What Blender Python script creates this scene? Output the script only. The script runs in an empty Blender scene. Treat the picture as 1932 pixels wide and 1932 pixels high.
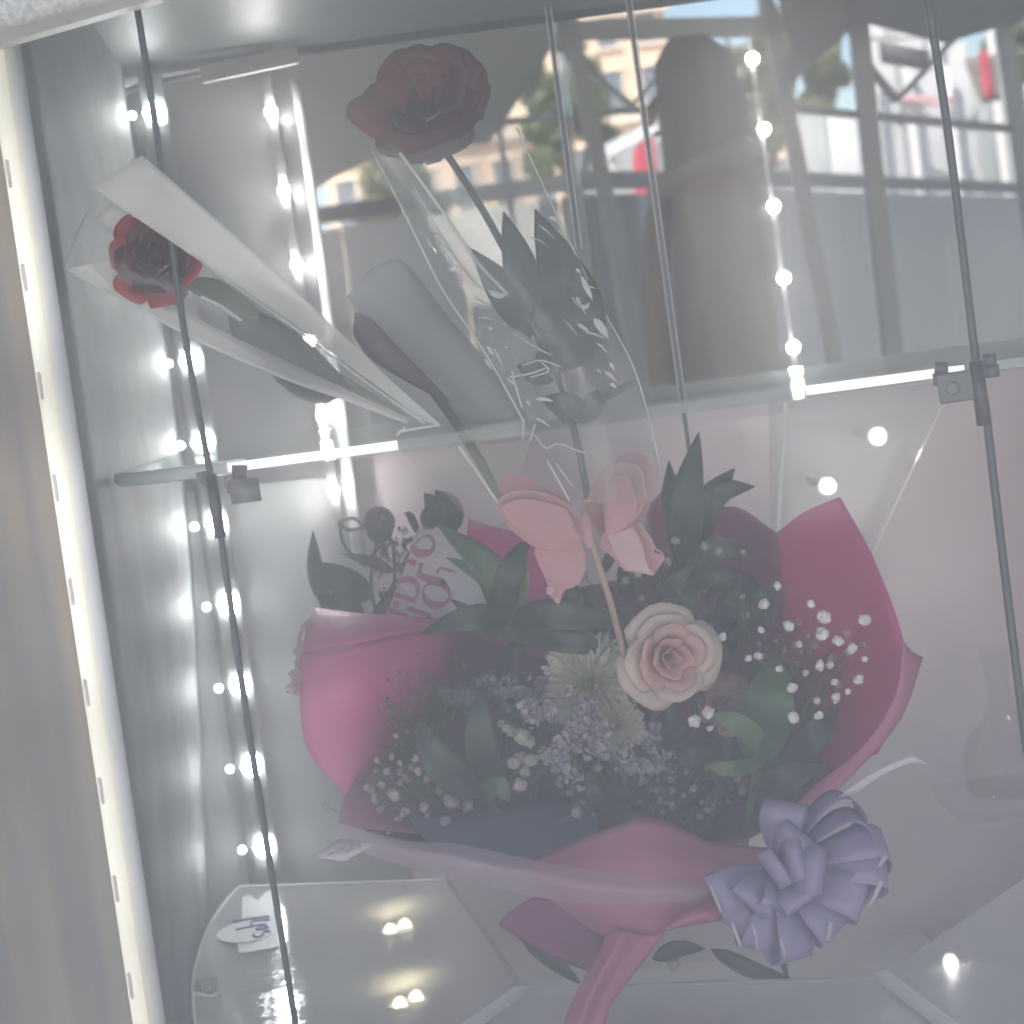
import bpy, bmesh, math, random
from mathutils import Vector, Matrix, noise as mnoise
random.seed(7)
R = math.radians
S = bpy.context.scene
C = S.collection

# ------------------------------------------------------------------ camera, world, sun, exposure
EYE = Vector((0, 0, 1.2)); PITCH = R(5.0); ROLL = R(7.6); FPX = 3600.0; N = 1932.0
fwd = Vector((0, math.cos(PITCH), -math.sin(PITCH)))
right0 = Vector((1, 0, 0)); up0 = Vector((0, math.sin(PITCH), math.cos(PITCH)))
RT = right0 * math.cos(ROLL) - up0 * math.sin(ROLL)
UP = up0 * math.cos(ROLL) + right0 * math.sin(ROLL)
cam_d = bpy.data.cameras.new("camera"); cam = bpy.data.objects.new("camera", cam_d); C.objects.link(cam)
cam.matrix_world = Matrix(((RT.x, UP.x, -fwd.x, EYE.x), (RT.y, UP.y, -fwd.y, EYE.y), (RT.z, UP.z, -fwd.z, EYE.z), (0, 0, 0, 1)))
cam_d.sensor_width = 36; cam_d.lens = 36 * FPX / N
cam_d.clip_start = 0.01; cam_d.clip_end = 2000
cam_d.dof.use_dof = True; cam_d.dof.focus_distance = 1.03; cam_d.dof.aperture_fstop = 14
S.camera = cam
W = bpy.data.worlds.new("World"); S.world = W; W.use_nodes = True
wn = W.node_tree.nodes; wl = W.node_tree.links
sky = wn.new("ShaderNodeTexSky"); sky.sky_type = 'NISHITA'; sky.sun_disc = False
SUN_EL, SUN_ROT = R(48), R(205)
sky.sun_elevation = SUN_EL; sky.sun_rotation = SUN_ROT
wl.new(sky.outputs[0], wn["Background"].inputs[0]); wn["Background"].inputs[1].default_value = 0.14
sd = bpy.data.lights.new("sun", 'SUN'); sd.energy = 5.0; sd.angle = R(0.5); sd.color = (1, 0.94, 0.85)
so = bpy.data.objects.new("sun", sd); C.objects.link(so)
sv = Vector((math.sin(SUN_ROT) * math.cos(SUN_EL), math.cos(SUN_ROT) * math.cos(SUN_EL), math.sin(SUN_EL)))
so.rotation_euler = sv.to_track_quat('Z', 'Y').to_euler(); so.location = (-3, -6, 8)
S.view_settings.view_transform = 'Standard'; S.view_settings.look = 'None'
S.view_settings.exposure = 2.15; S.view_settings.gamma = 1
LAMP = 3.8

# ------------------------------------------------------------------ helpers
def ray(u, v):
    return (fwd + RT * ((u - N / 2) / FPX) - UP * ((v - N / 2) / FPX))
def P(u, v, y):            # point of the plane at distance y that is seen there
    d = ray(u, v); return EYE + d * (y / d.y)
def Pz(u, v, z):           # point of the horizontal plane at height z
    d = ray(u, v); return EYE + d * ((z - EYE.z) / d.z)
def px(y): return y / FPX  # metres per picture pixel at distance y

def thing(name, label, cat, loc=(0, 0, 0), group=None):
    o = bpy.data.objects.new(name, None); C.objects.link(o); o.location = loc
    o.empty_display_size = 0.02
    o['label'] = label; o['category'] = cat
    if group: o['group'] = group
    return o
def rootloc(p):
    v = Vector((0, 0, 0))
    while p is not None:
        v += Vector(p.location); p = p.parent
    return v
def link(name, me, mat, parent=None, kind=None, loc=None, label=None):
    if mat is not None and len(me.materials) == 0: me.materials.append(mat)
    o = bpy.data.objects.new(name, me); C.objects.link(o)
    if parent is not None: o.parent = parent
    if loc is not None: o.location = Vector(loc) - rootloc(parent)
    if kind: o['kind'] = kind
    if label: o['label'] = label
    return o
def mesh(name, vs, fs, mat, parent=None, smooth=True, kind=None, thick=0.0, sub=0, label=None):
    off = rootloc(parent)
    me = bpy.data.meshes.new(name); me.from_pydata([tuple(Vector(v) - off) for v in vs], [], fs); me.update()
    if smooth:
        for p in me.polygons: p.use_smooth = True
    o = link(name, me, mat, parent, kind, None, label)
    if thick:
        m = o.modifiers.new("thick", 'SOLIDIFY'); m.thickness = thick; m.offset = 0
    if sub:
        m = o.modifiers.new("sub", 'SUBSURF'); m.levels = sub; m.render_levels = sub
    return o
class MB:
    def __init__(s): s.v = []; s.f = []
    def add(s, vs, fs):
        n = len(s.v); s.v += [Vector(v) for v in vs]; s.f += [tuple(i + n for i in f) for f in fs]
    def box8(s, p):
        s.add(p, [(0, 3, 2, 1), (4, 5, 6, 7), (0, 1, 5, 4), (1, 2, 6, 5), (2, 3, 7, 6), (3, 0, 4, 7)])
    def box(s, c, sx, sy, sz):
        c = Vector(c)
        s.box8([c + Vector((a * sx / 2, b * sy / 2, d * sz / 2)) for d in (-1, 1) for a, b in ((-1, -1), (1, -1), (1, 1), (-1, 1))])
    def bar(s, p0, p1, w, d, n=None):   # square bar p0-p1, w across, d deep (towards n)
        p0 = Vector(p0); p1 = Vector(p1); a = (p1 - p0).normalized()
        n = Vector(n) if n is not None else Vector((0, 1, 0))
        x = a.cross(n).normalized() * (w / 2); y = x.cross(a).normalized() * (d / 2)
        s.box8([q + i * x + j * y for q in (p0, p1) for i, j in ((-1, -1), (1, -1), (1, 1), (-1, 1))])
    def tube(s, pts, r, sides=8, caps=True):
        pts = [Vector(p) for p in pts]; n = len(s.v); m = len(pts)
        rs = r if isinstance(r, (list, tuple)) else [r] * m
        ref = None
        for i, p in enumerate(pts):
            a = (pts[min(i + 1, m - 1)] - pts[max(i - 1, 0)]).normalized()
            if ref is None: ref = a.orthogonal().normalized()
            ref = (ref - a * ref.dot(a)).normalized(); b = a.cross(ref)
            for k in range(sides):
                t = 2 * math.pi * k / sides
                s.v.append(p + (ref * math.cos(t) + b * math.sin(t)) * rs[i])
        for i in range(m - 1):
            for k in range(sides):
                k2 = (k + 1) % sides
                s.f.append((n + i * sides + k, n + i * sides + k2, n + (i + 1) * sides + k2, n + (i + 1) * sides + k))
        if caps:
            s.f.append(tuple(n + k for k in reversed(range(sides)))); s.f.append(tuple(n + (m - 1) * sides + k for k in range(sides)))
    def disc(s, c, ax, r, h, sides=20, dome=0.0):
        c = Vector(c); ax = Vector(ax).normalized(); x = ax.orthogonal().normalized(); y = ax.cross(x); n = len(s.v)
        rings = [(r, 0), (r, h), (r * .7, h + dome * .6), (r * .3, h + dome)]
        for rr, hh in rings:
            for k in range(sides):
                t = 2 * math.pi * k / sides
                s.v.append(c + ax * hh + (x * math.cos(t) + y * math.sin(t)) * rr)
        for i in range(3):
            for k in range(sides):
                k2 = (k + 1) % sides
                s.f.append((n + i * sides + k, n + i * sides + k2, n + (i + 1) * sides + k2, n + (i + 1) * sides + k))
        s.f.append(tuple(n + 3 * sides + k for k in range(sides))); s.f.append(tuple(n + k for k in reversed(range(sides))))
    def build(s, name, mat, parent=None, smooth=False, **kw):
        return mesh(name, s.v, s.f, mat, parent, smooth, **kw)
def bevel(o, w, seg=2):
    m = o.modifiers.new("bevel", 'BEVEL'); m.width = w; m.segments = seg; m.limit_method = 'ANGLE'; return o
def one_box(name, c, sx, sy, sz, mat, parent=None, **kw):
    b = MB(); b.box(c, sx, sy, sz); return b.build(name, mat, parent, **kw)
def one_bar(name, p0, p1, w, d, mat, parent=None, n=None, **kw):
    b = MB(); b.bar(p0, p1, w, d, n); return b.build(name, mat, parent, **kw)
def one_tube(name, pts, r, mat, parent=None, sides=8, **kw):
    b = MB(); b.tube(pts, r, sides); return b.build(name, mat, parent, True, **kw)
def cr(pts, n):            # Catmull-Rom through pts, n samples
    pts = [Vector(p) for p in pts]; m = len(pts)
    if m == 2: return [pts[0].lerp(pts[1], i / (n - 1)) for i in range(n)]
    out = []
    for i in range(n):
        t = i / (n - 1) * (m - 1); k = min(int(t), m - 2); t -= k
        p1, p2 = pts[k], pts[k + 1]; p0 = pts[k - 1] if k else p1 * 2 - p2; p3 = pts[k + 2] if k + 2 < m else p2 * 2 - p1
        out.append(0.5 * ((2 * p1) + (p2 - p0) * t + (2 * p0 - 5 * p1 + 4 * p2 - p3) * t * t + (3 * p1 - p0 - 3 * p2 + p3) * t ** 3))
    return out
def lin(pts, n):           # piecewise linear, n samples by length
    pts = [Vector(p) for p in pts]; L = [0]
    for a, b in zip(pts, pts[1:]): L.append(L[-1] + (b - a).length)
    out = []
    for i in range(n):
        t = i / (n - 1) * L[-1]; k = 0
        while k < len(pts) - 2 and L[k + 1] < t: k += 1
        out.append(pts[k].lerp(pts[k + 1], (t - L[k]) / max(1e-9, L[k + 1] - L[k])))
    return out
def patch(name, rows, mat, parent, nu=10, nv=10, thick=0.0004, wob=0.0, wfreq=18, bulge=0.0, seed=0, sharp=False, label=None, raw=False):
    """A curved sheet through rows of (u, v, y) picture points, each at its own distance."""
    f = lin if sharp else cr
    rr = [f([P(*p) if not raw else Vector(p) for p in r], nu) for r in rows]
    grid = [f([r[i] for r in rr], nv) for i in range(nu)]
    vs = []; fs = []
    for i in range(nu):
        for j in range(nv):
            p = grid[i][j].copy(); a = i / (nu - 1); b = j / (nv - 1)
            if bulge: p.y -= bulge * math.sin(math.pi * a) * math.sin(math.pi * b)
            if wob: p.y += wob * mnoise.noise(p * wfreq + Vector((seed * 7.1, 3, 1)))
            vs.append(p)
    for i in range(nu - 1):
        for j in range(nv - 1):
            fs.append((i * nv + j, (i + 1) * nv + j, (i + 1) * nv + j + 1, i * nv + j + 1))
    return mesh(name, vs, fs, mat, parent, True, thick=thick, label=label)
def leaf(name, mid, width, mat, parent, fold=0.25, n=9, facing=None, label=None, peak=0.4):
    """A pointed leaf along the mid-rib points mid (world), folded at the rib."""
    m = cr(mid, n); vs = []; fs = []
    for i, p in enumerate(m):
        a = (m[min(i + 1, n - 1)] - m[max(i - 1, 0)]).normalized()
        fc = Vector(facing) if facing is not None else (EYE - p)
        s = a.cross(fc).normalized(); nn = s.cross(a).normalized()
        t = i / (n - 1); w = width * (math.sin(math.pi * (t ** (math.log(.5) / math.log(peak)))) ** .85 + 0.02) / 2
        for k in (-1, -.5, 0, .5, 1):
            vs.append(p + s * w * k + nn * (abs(k) * fold * w) + nn * (0.04 * width * math.sin(t * 17 + k * 3)))
    for i in range(n - 1):
        for k in range(4):
            fs.append((i * 5 + k, i * 5 + k + 1, (i + 1) * 5 + k + 1, (i + 1) * 5 + k))
    return mesh(name, vs, fs, mat, parent, True, thick=0.0005, label=label)
def PP(*pts): return [P(*p) for p in pts]

# ------------------------------------------------------------------ materials
MATS = {}
def mat(name, col, rough=0.5, metal=0.0, spec=0.5, var=0.0, vscale=40.0, bump=0.0, bscale=200.0, emit=None, estr=0.0, trans=0.0, col2=None, stretch=None, sheen=0.0, tlu=0.0):
    m = bpy.data.materials.new(name); m.use_nodes = True; nt = m.node_tree; b = nt.nodes["Principled BSDF"]
    b.inputs["Base Color"].default_value = (*col, 1); b.inputs["Roughness"].default_value = rough
    b.inputs["Metallic"].default_value = metal; b.inputs["Specular IOR Level"].default_value = spec
    if sheen: b.inputs["Sheen Weight"].default_value = sheen
    if emit: b.inputs["Emission Color"].default_value = (*emit, 1); b.inputs["Emission Strength"].default_value = estr
    tc = nt.nodes.new("ShaderNodeTexCoord"); mp = nt.nodes.new("ShaderNodeMapping"); nt.links.new(tc.outputs["Object"], mp.inputs[0])
    if stretch: mp.inputs["Scale"].default_value = stretch
    if var or col2:
        n = nt.nodes.new("ShaderNodeTexNoise"); n.inputs["Scale"].default_value = vscale; n.inputs["Detail"].default_value = 5
        nt.links.new(mp.outputs[0], n.inputs["Vector"])
        r = nt.nodes.new("ShaderNodeValToRGB"); nt.links.new(n.outputs[0], r.inputs[0])
        c2 = col2 or tuple(c * (1 - var) for c in col); c1 = col if col2 else tuple(min(1, c * (1 + var)) for c in col)
        r.color_ramp.elements[0].position = 0.35; r.color_ramp.elements[1].position = 0.65
        r.color_ramp.elements[0].color = (*c2, 1); r.color_ramp.elements[1].color = (*c1, 1)
        nt.links.new(r.outputs[0], b.inputs["Base Color"])
    if bump:
        n2 = nt.nodes.new("ShaderNodeTexNoise"); n2.inputs["Scale"].default_value = bscale; n2.inputs["Detail"].default_value = 4
        nt.links.new(mp.outputs[0], n2.inputs["Vector"])
        bp = nt.nodes.new("ShaderNodeBump"); bp.inputs["Strength"].default_value = bump; bp.inputs["Distance"].default_value = 0.002
        nt.links.new(n2.outputs[0], bp.inputs["Height"]); nt.links.new(bp.outputs[0], b.inputs["Normal"])
    if tlu:   # thin sheet that also lets light through
        t = nt.nodes.new("ShaderNodeBsdfTranslucent"); t.inputs[0].default_value = (*col, 1)
        mx = nt.nodes.new("ShaderNodeMixShader"); mx.inputs[0].default_value = tlu
        out = nt.nodes["Material Output"]
        nt.links.new(b.outputs[0], mx.inputs[1]); nt.links.new(t.outputs[0], mx.inputs[2]); nt.links.new(mx.outputs[0], out.inputs[0])
    MATS[name] = m; return m
def clear(name, tint=(.95, .97, .97), gloss=0.08, rough=0.08, milk=0.0, milkcol=(.8, .8, .8), bump=0.0, bscale=60, ease=True):
    """Clear sheet: transparent, a share of mirror that grows at grazing angles, a little milkiness."""
    m = bpy.data.materials.new(name); m.use_nodes = True; nt = m.node_tree; nt.nodes.remove(nt.nodes["Principled BSDF"])
    out = nt.nodes["Material Output"]
    t = nt.nodes.new("ShaderNodeBsdfTransparent"); t.inputs[0].default_value = (*tint, 1)
    g = nt.nodes.new("ShaderNodeBsdfGlossy"); g.inputs["Roughness"].default_value = rough
    lw = nt.nodes.new("ShaderNodeLayerWeight"); lw.inputs[0].default_value = 0.25
    mr = nt.nodes.new("ShaderNodeMapRange"); mr.inputs[3].default_value = gloss; mr.inputs[4].default_value = min(.9, gloss * 5 + .1)
    nt.links.new(lw.outputs["Facing"], mr.inputs[0])
    mx = nt.nodes.new("ShaderNodeMixShader"); nt.links.new(mr.outputs[0], mx.inputs[0])
    nt.links.new(t.outputs[0], mx.inputs[1]); nt.links.new(g.outputs[0], mx.inputs[2]); last = mx
    if milk:
        d = nt.nodes.new("ShaderNodeBsdfDiffuse"); d.inputs[0].default_value = (*milkcol, 1)
        tl = nt.nodes.new("ShaderNodeBsdfTranslucent"); tl.inputs[0].default_value = (*milkcol, 1)
        ad = nt.nodes.new("ShaderNodeMixShader"); ad.inputs[0].default_value = .5
        nt.links.new(d.outputs[0], ad.inputs[1]); nt.links.new(tl.outputs[0], ad.inputs[2])
        m2 = nt.nodes.new("ShaderNodeMixShader"); m2.inputs[0].default_value = milk
        nt.links.new(mx.outputs[0], m2.inputs[1]); nt.links.new(ad.outputs[0], m2.inputs[2]); last = m2
    nt.links.new(last.outputs[0], out.inputs[0])
    if bump:
        tc = nt.nodes.new("ShaderNodeTexCoord")
        n2 = nt.nodes.new("ShaderNodeTexNoise"); n2.inputs["Scale"].default_value = bscale; n2.inputs["Detail"].default_value = 3
        nt.links.new(tc.outputs["Object"], n2.inputs["Vector"])
        bp = nt.nodes.new("ShaderNodeBump"); bp.inputs["Strength"].default_value = bump; bp.inputs["Distance"].default_value = 0.004
        nt.links.new(n2.outputs[0], bp.inputs["Height"]); nt.links.new(bp.outputs[0], g.inputs["Normal"])
    MATS[name] = m; return m
def lamp(name, col, s):
    m = bpy.data.materials.new(name); m.use_nodes = True; nt = m.node_tree; b = nt.nodes["Principled BSDF"]
    b.inputs["Base Color"].default_value = (.8, .8, .8, 1); b.inputs["Emission Color"].default_value = (*col, 1); b.inputs["Emission Strength"].default_value = s
    MATS[name] = m; return m
def dusty(name, dens, fw=0.0):
    """Front pane: clear surfaces round a body made faintly milky by dust, standing in too for the reflected grey veil."""
    m = bpy.data.materials.new(name); m.use_nodes = True; nt = m.node_tree; nt.nodes.remove(nt.nodes["Principled BSDF"])
    out = nt.nodes["Material Output"]
    t = nt.nodes.new("ShaderNodeBsdfTransparent"); t.inputs[0].default_value = (1, 1, 1, 1)
    v = nt.nodes.new("ShaderNodeVolumePrincipled"); v.inputs["Density"].default_value = dens; v.inputs["Color"].default_value = (.97, .905, .895, 1)
    v.inputs["Anisotropy"].default_value = 0.0
    nt.links.new(t.outputs[0], out.inputs["Surface"]); last = v
    if fw:   # forward scatter put in for the bloom round the lamps
        v2 = nt.nodes.new("ShaderNodeVolumeScatter"); v2.inputs["Density"].default_value = fw; v2.inputs["Anisotropy"].default_value = .93
        ad = nt.nodes.new("ShaderNodeAddShader"); nt.links.new(v.outputs[0], ad.inputs[0]); nt.links.new(v2.outputs[0], ad.inputs[1]); last = ad
    nt.links.new(last.outputs[0], out.inputs["Volume"])
    return m
M_steel = mat("brushed_steel", (.17, .178, .182), .38, .55, var=.08, vscale=6, stretch=(6, 6, .6))
M_steel_refl = mat("steel_reflected_trees", (.22, .238, .24), .6, .1, col2=(.07, .077, .085), vscale=17, stretch=(.8, .8, .8))
M_grey = mat("grey_panel", (.36, .37, .37), .45, .1, var=.05, vscale=300, bump=.1, bscale=900)
M_darkmetal = mat("dark_rod_metal", (.085, .095, .105), .35, .6)
M_clamp = mat("grey_clamp_metal", (.16, .17, .18), .4, .6)
M_profile = mat("grey_profile", (.36, .37, .37), .4)
M_white = mat("white_profile", (.78, .78, .76), .4)
M_ceiling = mat("speckled_ceiling", (.74, .76, .75), .6, var=.35, vscale=420, bump=.6, bscale=500)
M_cabceil = mat("cabinet_ceiling", (.095, .105, .105), .5, .2, var=.12, vscale=180, bump=.3, bscale=300)
M_tan = mat("tan_reflection", (.36, .30, .245), .5, col2=(.21, .21, .21), vscale=16, stretch=(5, 5, .18))
M_tube = lamp("tube_light", (1.0, .94, .70), .25)
M_tubechan = mat("tube_channel", (.80, .80, .81), .5)
M_led = lamp("led_lens_or_reflection", (1, .985, .95), 29 * LAMP)
M_flare = lamp("flare_glow", (.95, 1, .97), 1.4 * LAMP)
M_trayrefl = lamp("tray_reflection_glow", (1, .88, .55), 4 * LAMP)
M_ledl = lamp("led_lens_left", (.95, 1, .98), 6.5 * LAMP)
M_spotrefl = lamp("spot_reflection_glow", (1, .96, .91), 34 * LAMP)
M_bar = lamp("shelf_light", (1, .98, .95), .30)
M_glass = clear("shelf_glass", (.90, .94, .93), .06, .05, milk=.10, milkcol=(.75, .8, .8))
M_edge = mat("glass_edge", (.70, .78, .76), .2, tlu=.4)
M_acryl = clear("acrylic", (.93, .95, .95), .05, .06, milk=.04)
M_edgec = clear("clear_edge", (.8, .84, .83), .08, .1, milk=.18)
M_tray = clear("tray_acrylic", (.9, .93, .93), .16, .09, milk=.38, milkcol=(.92, .90, .90), bump=.2, bscale=30)
M_film = clear("cellophane", (.975, .98, .98), .07, .10, milk=.15, milkcol=(.85, .87, .87), bump=1.0, bscale=45)
M_filmw = clear("milky_cellophane", (.95, .95, .95), .03, .15, milk=.20, milkcol=(.92, .89, .87), bump=.5, bscale=50)
M_tissue = clear("white_tissue", (.95, .95, .95), .0, .5, milk=.74, milkcol=(.93, .92, .90))
M_tissueg = clear("shadow_tissue", (.92, .93, .93), .0, .5, milk=.58, milkcol=(.66, .68, .68))
M_seam = mat("edge_highlight", (.88, .89, .88), .15, tlu=.5)
M_paperw = mat("white_paper", (.80, .79, .77), .6, var=.04, vscale=30, tlu=.55)
M_paperg = mat("grey_paper", (.55, .56, .56), .6, var=.05, vscale=20, tlu=.3)
M_red = mat("red_petal", (.075, .005, .010), .55, var=.35, vscale=60, bump=.15, bscale=300, tlu=.12)
M_redo = mat("outer_red_petal", (.115, .006, .012), .6, var=.3, vscale=60, bump=.15, bscale=300, tlu=.15)
M_redr = mat("deep_red_petal", (.12, .004, .009), .6, var=.3, vscale=60, bump=.15, bscale=300, tlu=.12)
M_redb = mat("bright_red_petal", (.42, .02, .03), .5, var=.25, vscale=50, bump=.15, bscale=300, tlu=.2)
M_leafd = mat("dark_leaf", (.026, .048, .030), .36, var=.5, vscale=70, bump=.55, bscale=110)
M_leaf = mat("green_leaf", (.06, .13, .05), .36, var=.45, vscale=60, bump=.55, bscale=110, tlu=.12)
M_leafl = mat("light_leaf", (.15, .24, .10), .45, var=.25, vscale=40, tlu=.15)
M_stem = mat("green_stem", (.08, .14, .06), .5, var=.2)
M_pink = mat("pink_paper", (.80, .14, .42), .45, var=.12, vscale=14, bump=.5, bscale=45, tlu=.3)
M_mag = mat("magenta_paper", (.86, .20, .48), .45, var=.12, vscale=14, bump=.5, bscale=45, tlu=.58)
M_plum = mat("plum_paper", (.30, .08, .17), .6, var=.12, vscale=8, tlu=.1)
M_pinkl = mat("pale_pink_paper", (.66, .38, .50), .5, var=.08, vscale=10, tlu=.25)
M_lilacfilm = clear("lilac_tissue", (.86, .80, .86), .03, .3, milk=.5, milkcol=(.84, .66, .78))
M_blue = mat("blue_tissue", (.10, .13, .20), .7, var=.15, vscale=12)
M_print = mat("printed_paper", (.62, .56, .58), .6, var=.03)
M_ink = mat("pink_ink", (.42, .11, .20), .6)
M_inkb = mat("blue_pen", (.16, .22, .52), .5)
M_inkg = mat("grey_pink_ink", (.40, .32, .35), .6)
M_white2 = mat("sticker_white", (.82, .82, .81), .5)
M_black = mat("label_black", (.05, .055, .06), .4)
M_fly = mat("pink_felt", (.72, .40, .41), .8, var=.06, vscale=80, tlu=.35, sheen=.3)
M_fly2 = mat("pale_pink_felt", (.78, .53, .55), .8, var=.06, vscale=80, tlu=.35, sheen=.3)  # paler felt; on the right wings it paints their lit side
M_stick = mat("wooden_stick", (.48, .34, .26), .6, var=.15, vscale=30, stretch=(6, 6, 1))
M_cream = mat("cream_petal", (.72, .58, .49), .5, var=.12, vscale=60, tlu=.25)
M_rosep = mat("blush_petal", (.84, .56, .52), .5, var=.10, vscale=60, tlu=.45)
M_rosed = mat("dusky_petal", (.34, .18, .17), .5, var=.2, vscale=60, tlu=.2)
M_mum = mat("chrysanthemum_petal", (.78, .74, .58), .55, var=.15, vscale=60, tlu=.3)
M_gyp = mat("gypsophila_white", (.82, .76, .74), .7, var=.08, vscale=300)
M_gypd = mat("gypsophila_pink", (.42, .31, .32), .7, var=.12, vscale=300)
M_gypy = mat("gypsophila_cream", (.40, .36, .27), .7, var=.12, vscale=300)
M_bud = mat("green_bud", (.06, .08, .06), .7, var=.2)
M_stat = mat("lilac_petal", (.43, .37, .42), .6, var=.25, vscale=120, tlu=.2)
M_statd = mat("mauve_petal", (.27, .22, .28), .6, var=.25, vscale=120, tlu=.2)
M_purple = mat("purple_petal", (.16, .10, .20), .6, var=.3, vscale=90)
M_ribbon = mat("lilac_ribbon", (.47, .38, .62), .14, spec=.9, var=.05, vscale=10, tlu=.38, bump=.05, bscale=500)
M_ribbonw = mat("white_ribbon", (.76, .70, .78), .3, spec=.8, tlu=.3)
M_pinkbl = mat("pink_blossom", (.70, .45, .45), .7, var=.15, vscale=200, tlu=.2)
# outside
M_ground = mat("paving", (.50, .465, .42), .85, var=.15, vscale=3)
M_hoard = mat("grey_hoarding", (.25, .27, .265), .6, var=.08, vscale=5, stretch=(2, 2, .4))
M_hoardd = mat("dark_hoarding", (.07, .075, .08), .6, var=.08, vscale=5, stretch=(2, 2, .4))
M_hoardt = mat("tan_hoarding", (.44, .28, .17), .6, var=.1, vscale=5, stretch=(2, 2, .4))
M_frame = mat("grey_canopy_frame", (.40, .41, .41), .5, .2)
M_cloth = mat("grey_canopy_cloth", (.34, .36, .35), .8, var=.08, vscale=3)
M_clothd = mat("dark_canopy_cloth", (.18, .195, .20), .8, var=.08, vscale=3)
M_peach = mat("peach_render", (.74, .57, .43), .8, var=.06, vscale=.6)
M_peach2 = mat("peach_trim", (.80, .67, .55), .7)
M_pane = mat("window_pane", (.16, .18, .22), .1, spec=.8)
M_bark = mat("bark", (.10, .08, .06), .9, var=.3, vscale=5)
M_fol = mat("foliage", (.24, .28, .14), .7, var=.3, vscale=1.2, tlu=.5)
M_fol2 = mat("pale_foliage", (.26, .29, .16), .7, var=.3, vscale=1.2, tlu=.5)
M_tent = mat("white_tent_cloth", (.74, .74, .76), .6, var=.04, vscale=1, tlu=.3)
M_tentg = mat("grey_tent_cloth", (.50, .53, .54), .6, var=.06, vscale=1, tlu=.3)
M_tentp = mat("pink_tent_cloth", (.74, .50, .52), .6, var=.06, vscale=1, tlu=.3)
M_red2 = mat("red_cloth", (.60, .05, .09), .7, var=.1, vscale=3, tlu=.2)
M_sign = mat("dark_sign_board", (.07, .07, .075), .6)
M_hair = mat("dark_hair", (.13, .11, .095), .5, var=.3, vscale=60, stretch=(6, 6, .5))
M_skin = mat("skin", (.46, .28, .21), .5, var=.06, vscale=30)
M_coat = mat("taupe_coat", (.31, .285, .26), .85, var=.12, vscale=25)
M_scarf = mat("tan_scarf", (.25, .20, .165), .85, var=.15, vscale=40)
M_trous = mat("dark_trousers", (.05, .05, .06), .85)
M_phone = mat("black_phone", (.02, .02, .022), .25)

# ================================================================== the street reflected in the front glass, built behind a rear pane
b = MB(); b.box((0, 90, -.05), 300, 260, .1); g = b.build("ground", M_ground); g['kind'] = 'structure'
M_floor = mat("pale_floor_panel", (.56, .55, .55), .5, .1, var=.1, vscale=12)
M_hoardp = mat("pale_hoarding", (.62, .63, .62), .6, var=.12, vscale=60)
# low hoarding behind the cabinet: boards and posts, each board a part
HTOP = 1.66
hp = [P(-900, 420, 6.4), P(420, 400, 5.9), P(640, 410, 5.85), P(1100, 350, 5.85), P(1470, 345, 6.95), P(1930, 362, 10.3), P(2100, 362, 11.6)]
hp = [Vector((p.x, p.y, 0)) for p in hp]
hoard = thing("hoarding", "grey board hoarding reflected in the glass, placed behind the cabinet", "hoarding", tuple(hp[2]))
for a, z in zip(hp, hp[1:]):
    L = (z - a).length; d = (z - a).normalized(); x = 0.0
    while x < L:
        w = .30 * random.uniform(.75, 1.25); mm = M_hoard
        q = a + d * x
        if q.x < .05: mm = M_hoardp
        if .12 < q.x < .62: mm = random.choice([M_hoardd, M_hoardd, M_hoardt, M_hoard]); w = random.uniform(.06, .12)  # narrow dark and tan boards stand in for reflected vertical streaks
        w = min(w, L - x) if L - x > .02 else .02
        p0 = a + d * (x + .003); p1 = a + d * (x + max(.01, w - .003)); o_ = Vector((0, random.uniform(-.01, .01), HTOP / 2 - .02)); 
        one_bar("board", p0 + o_, p1 + o_, HTOP - .05, .025, mm, hoard, (0, 1, 0)); x += w
    one_bar("top_rail", a + Vector((0, 0, HTOP)), z + Vector((0, 0, HTOP)), .05, .05, M_hoardd, hoard, (0, 0, 1))

# market canopy: posts, beams, braces and cloth
CY = 4.6
can = thing("market_canopy", "dark framed market canopy with grey cloth roof and crossed braces", "canopy", (0, CY, 0))
def cbar(p, q, w, name="beam", y=CY, m=None, d=.05):
    return one_bar(name, P(p[0], p[1], y), P(q[0], q[1], y), w * px(y), d, m or M_frame, can)
def ground_post(p, q, w, y=CY):
    a = P(p[0], p[1], y); bq = P(q[0], q[1], y); dirv = (a - bq).normalized()
    t0 = -a.z / dirv.z if abs(dirv.z) > 1e-6 else 0
    return one_bar("post", a + dirv * ((2.24 - a.z) / dirv.z), a + dirv * (-a.z / dirv.z), w * px(y), .05, M_frame, can)
ground_post((1074, 40), (1138, 345), 30)
ground_post((1458, 70), (1512, 350), 24)
ground_post((1618, 40), (1652, 360), 32)
ground_post((1905, 120), (1940, 370), 26)
ground_post((920, 100), (958, 350), 10, CY + .3)
cbar((900, 62), (1600, 46), 32)
cbar((900, 236), (1180, 208), 10, "rail", CY + .06); cbar((1180, 208), (1470, 203), 11, "rail", CY + .06); cbar((1470, 203), (1940, 246), 11, "rail", CY + .06)
cbar((1085, 110), (1192, 200), 8, "brace", CY + .12); cbar((1192, 200), (1312, 62), 8, "brace", CY + .12)
cbar((1618, 100), (1692, 190), 9, "brace", CY + .12); cbar((1692, 190), (1812, 60), 9, "brace", CY + .12)
cbar((1700, 96), (1700, 96), 0) if False else None
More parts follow.
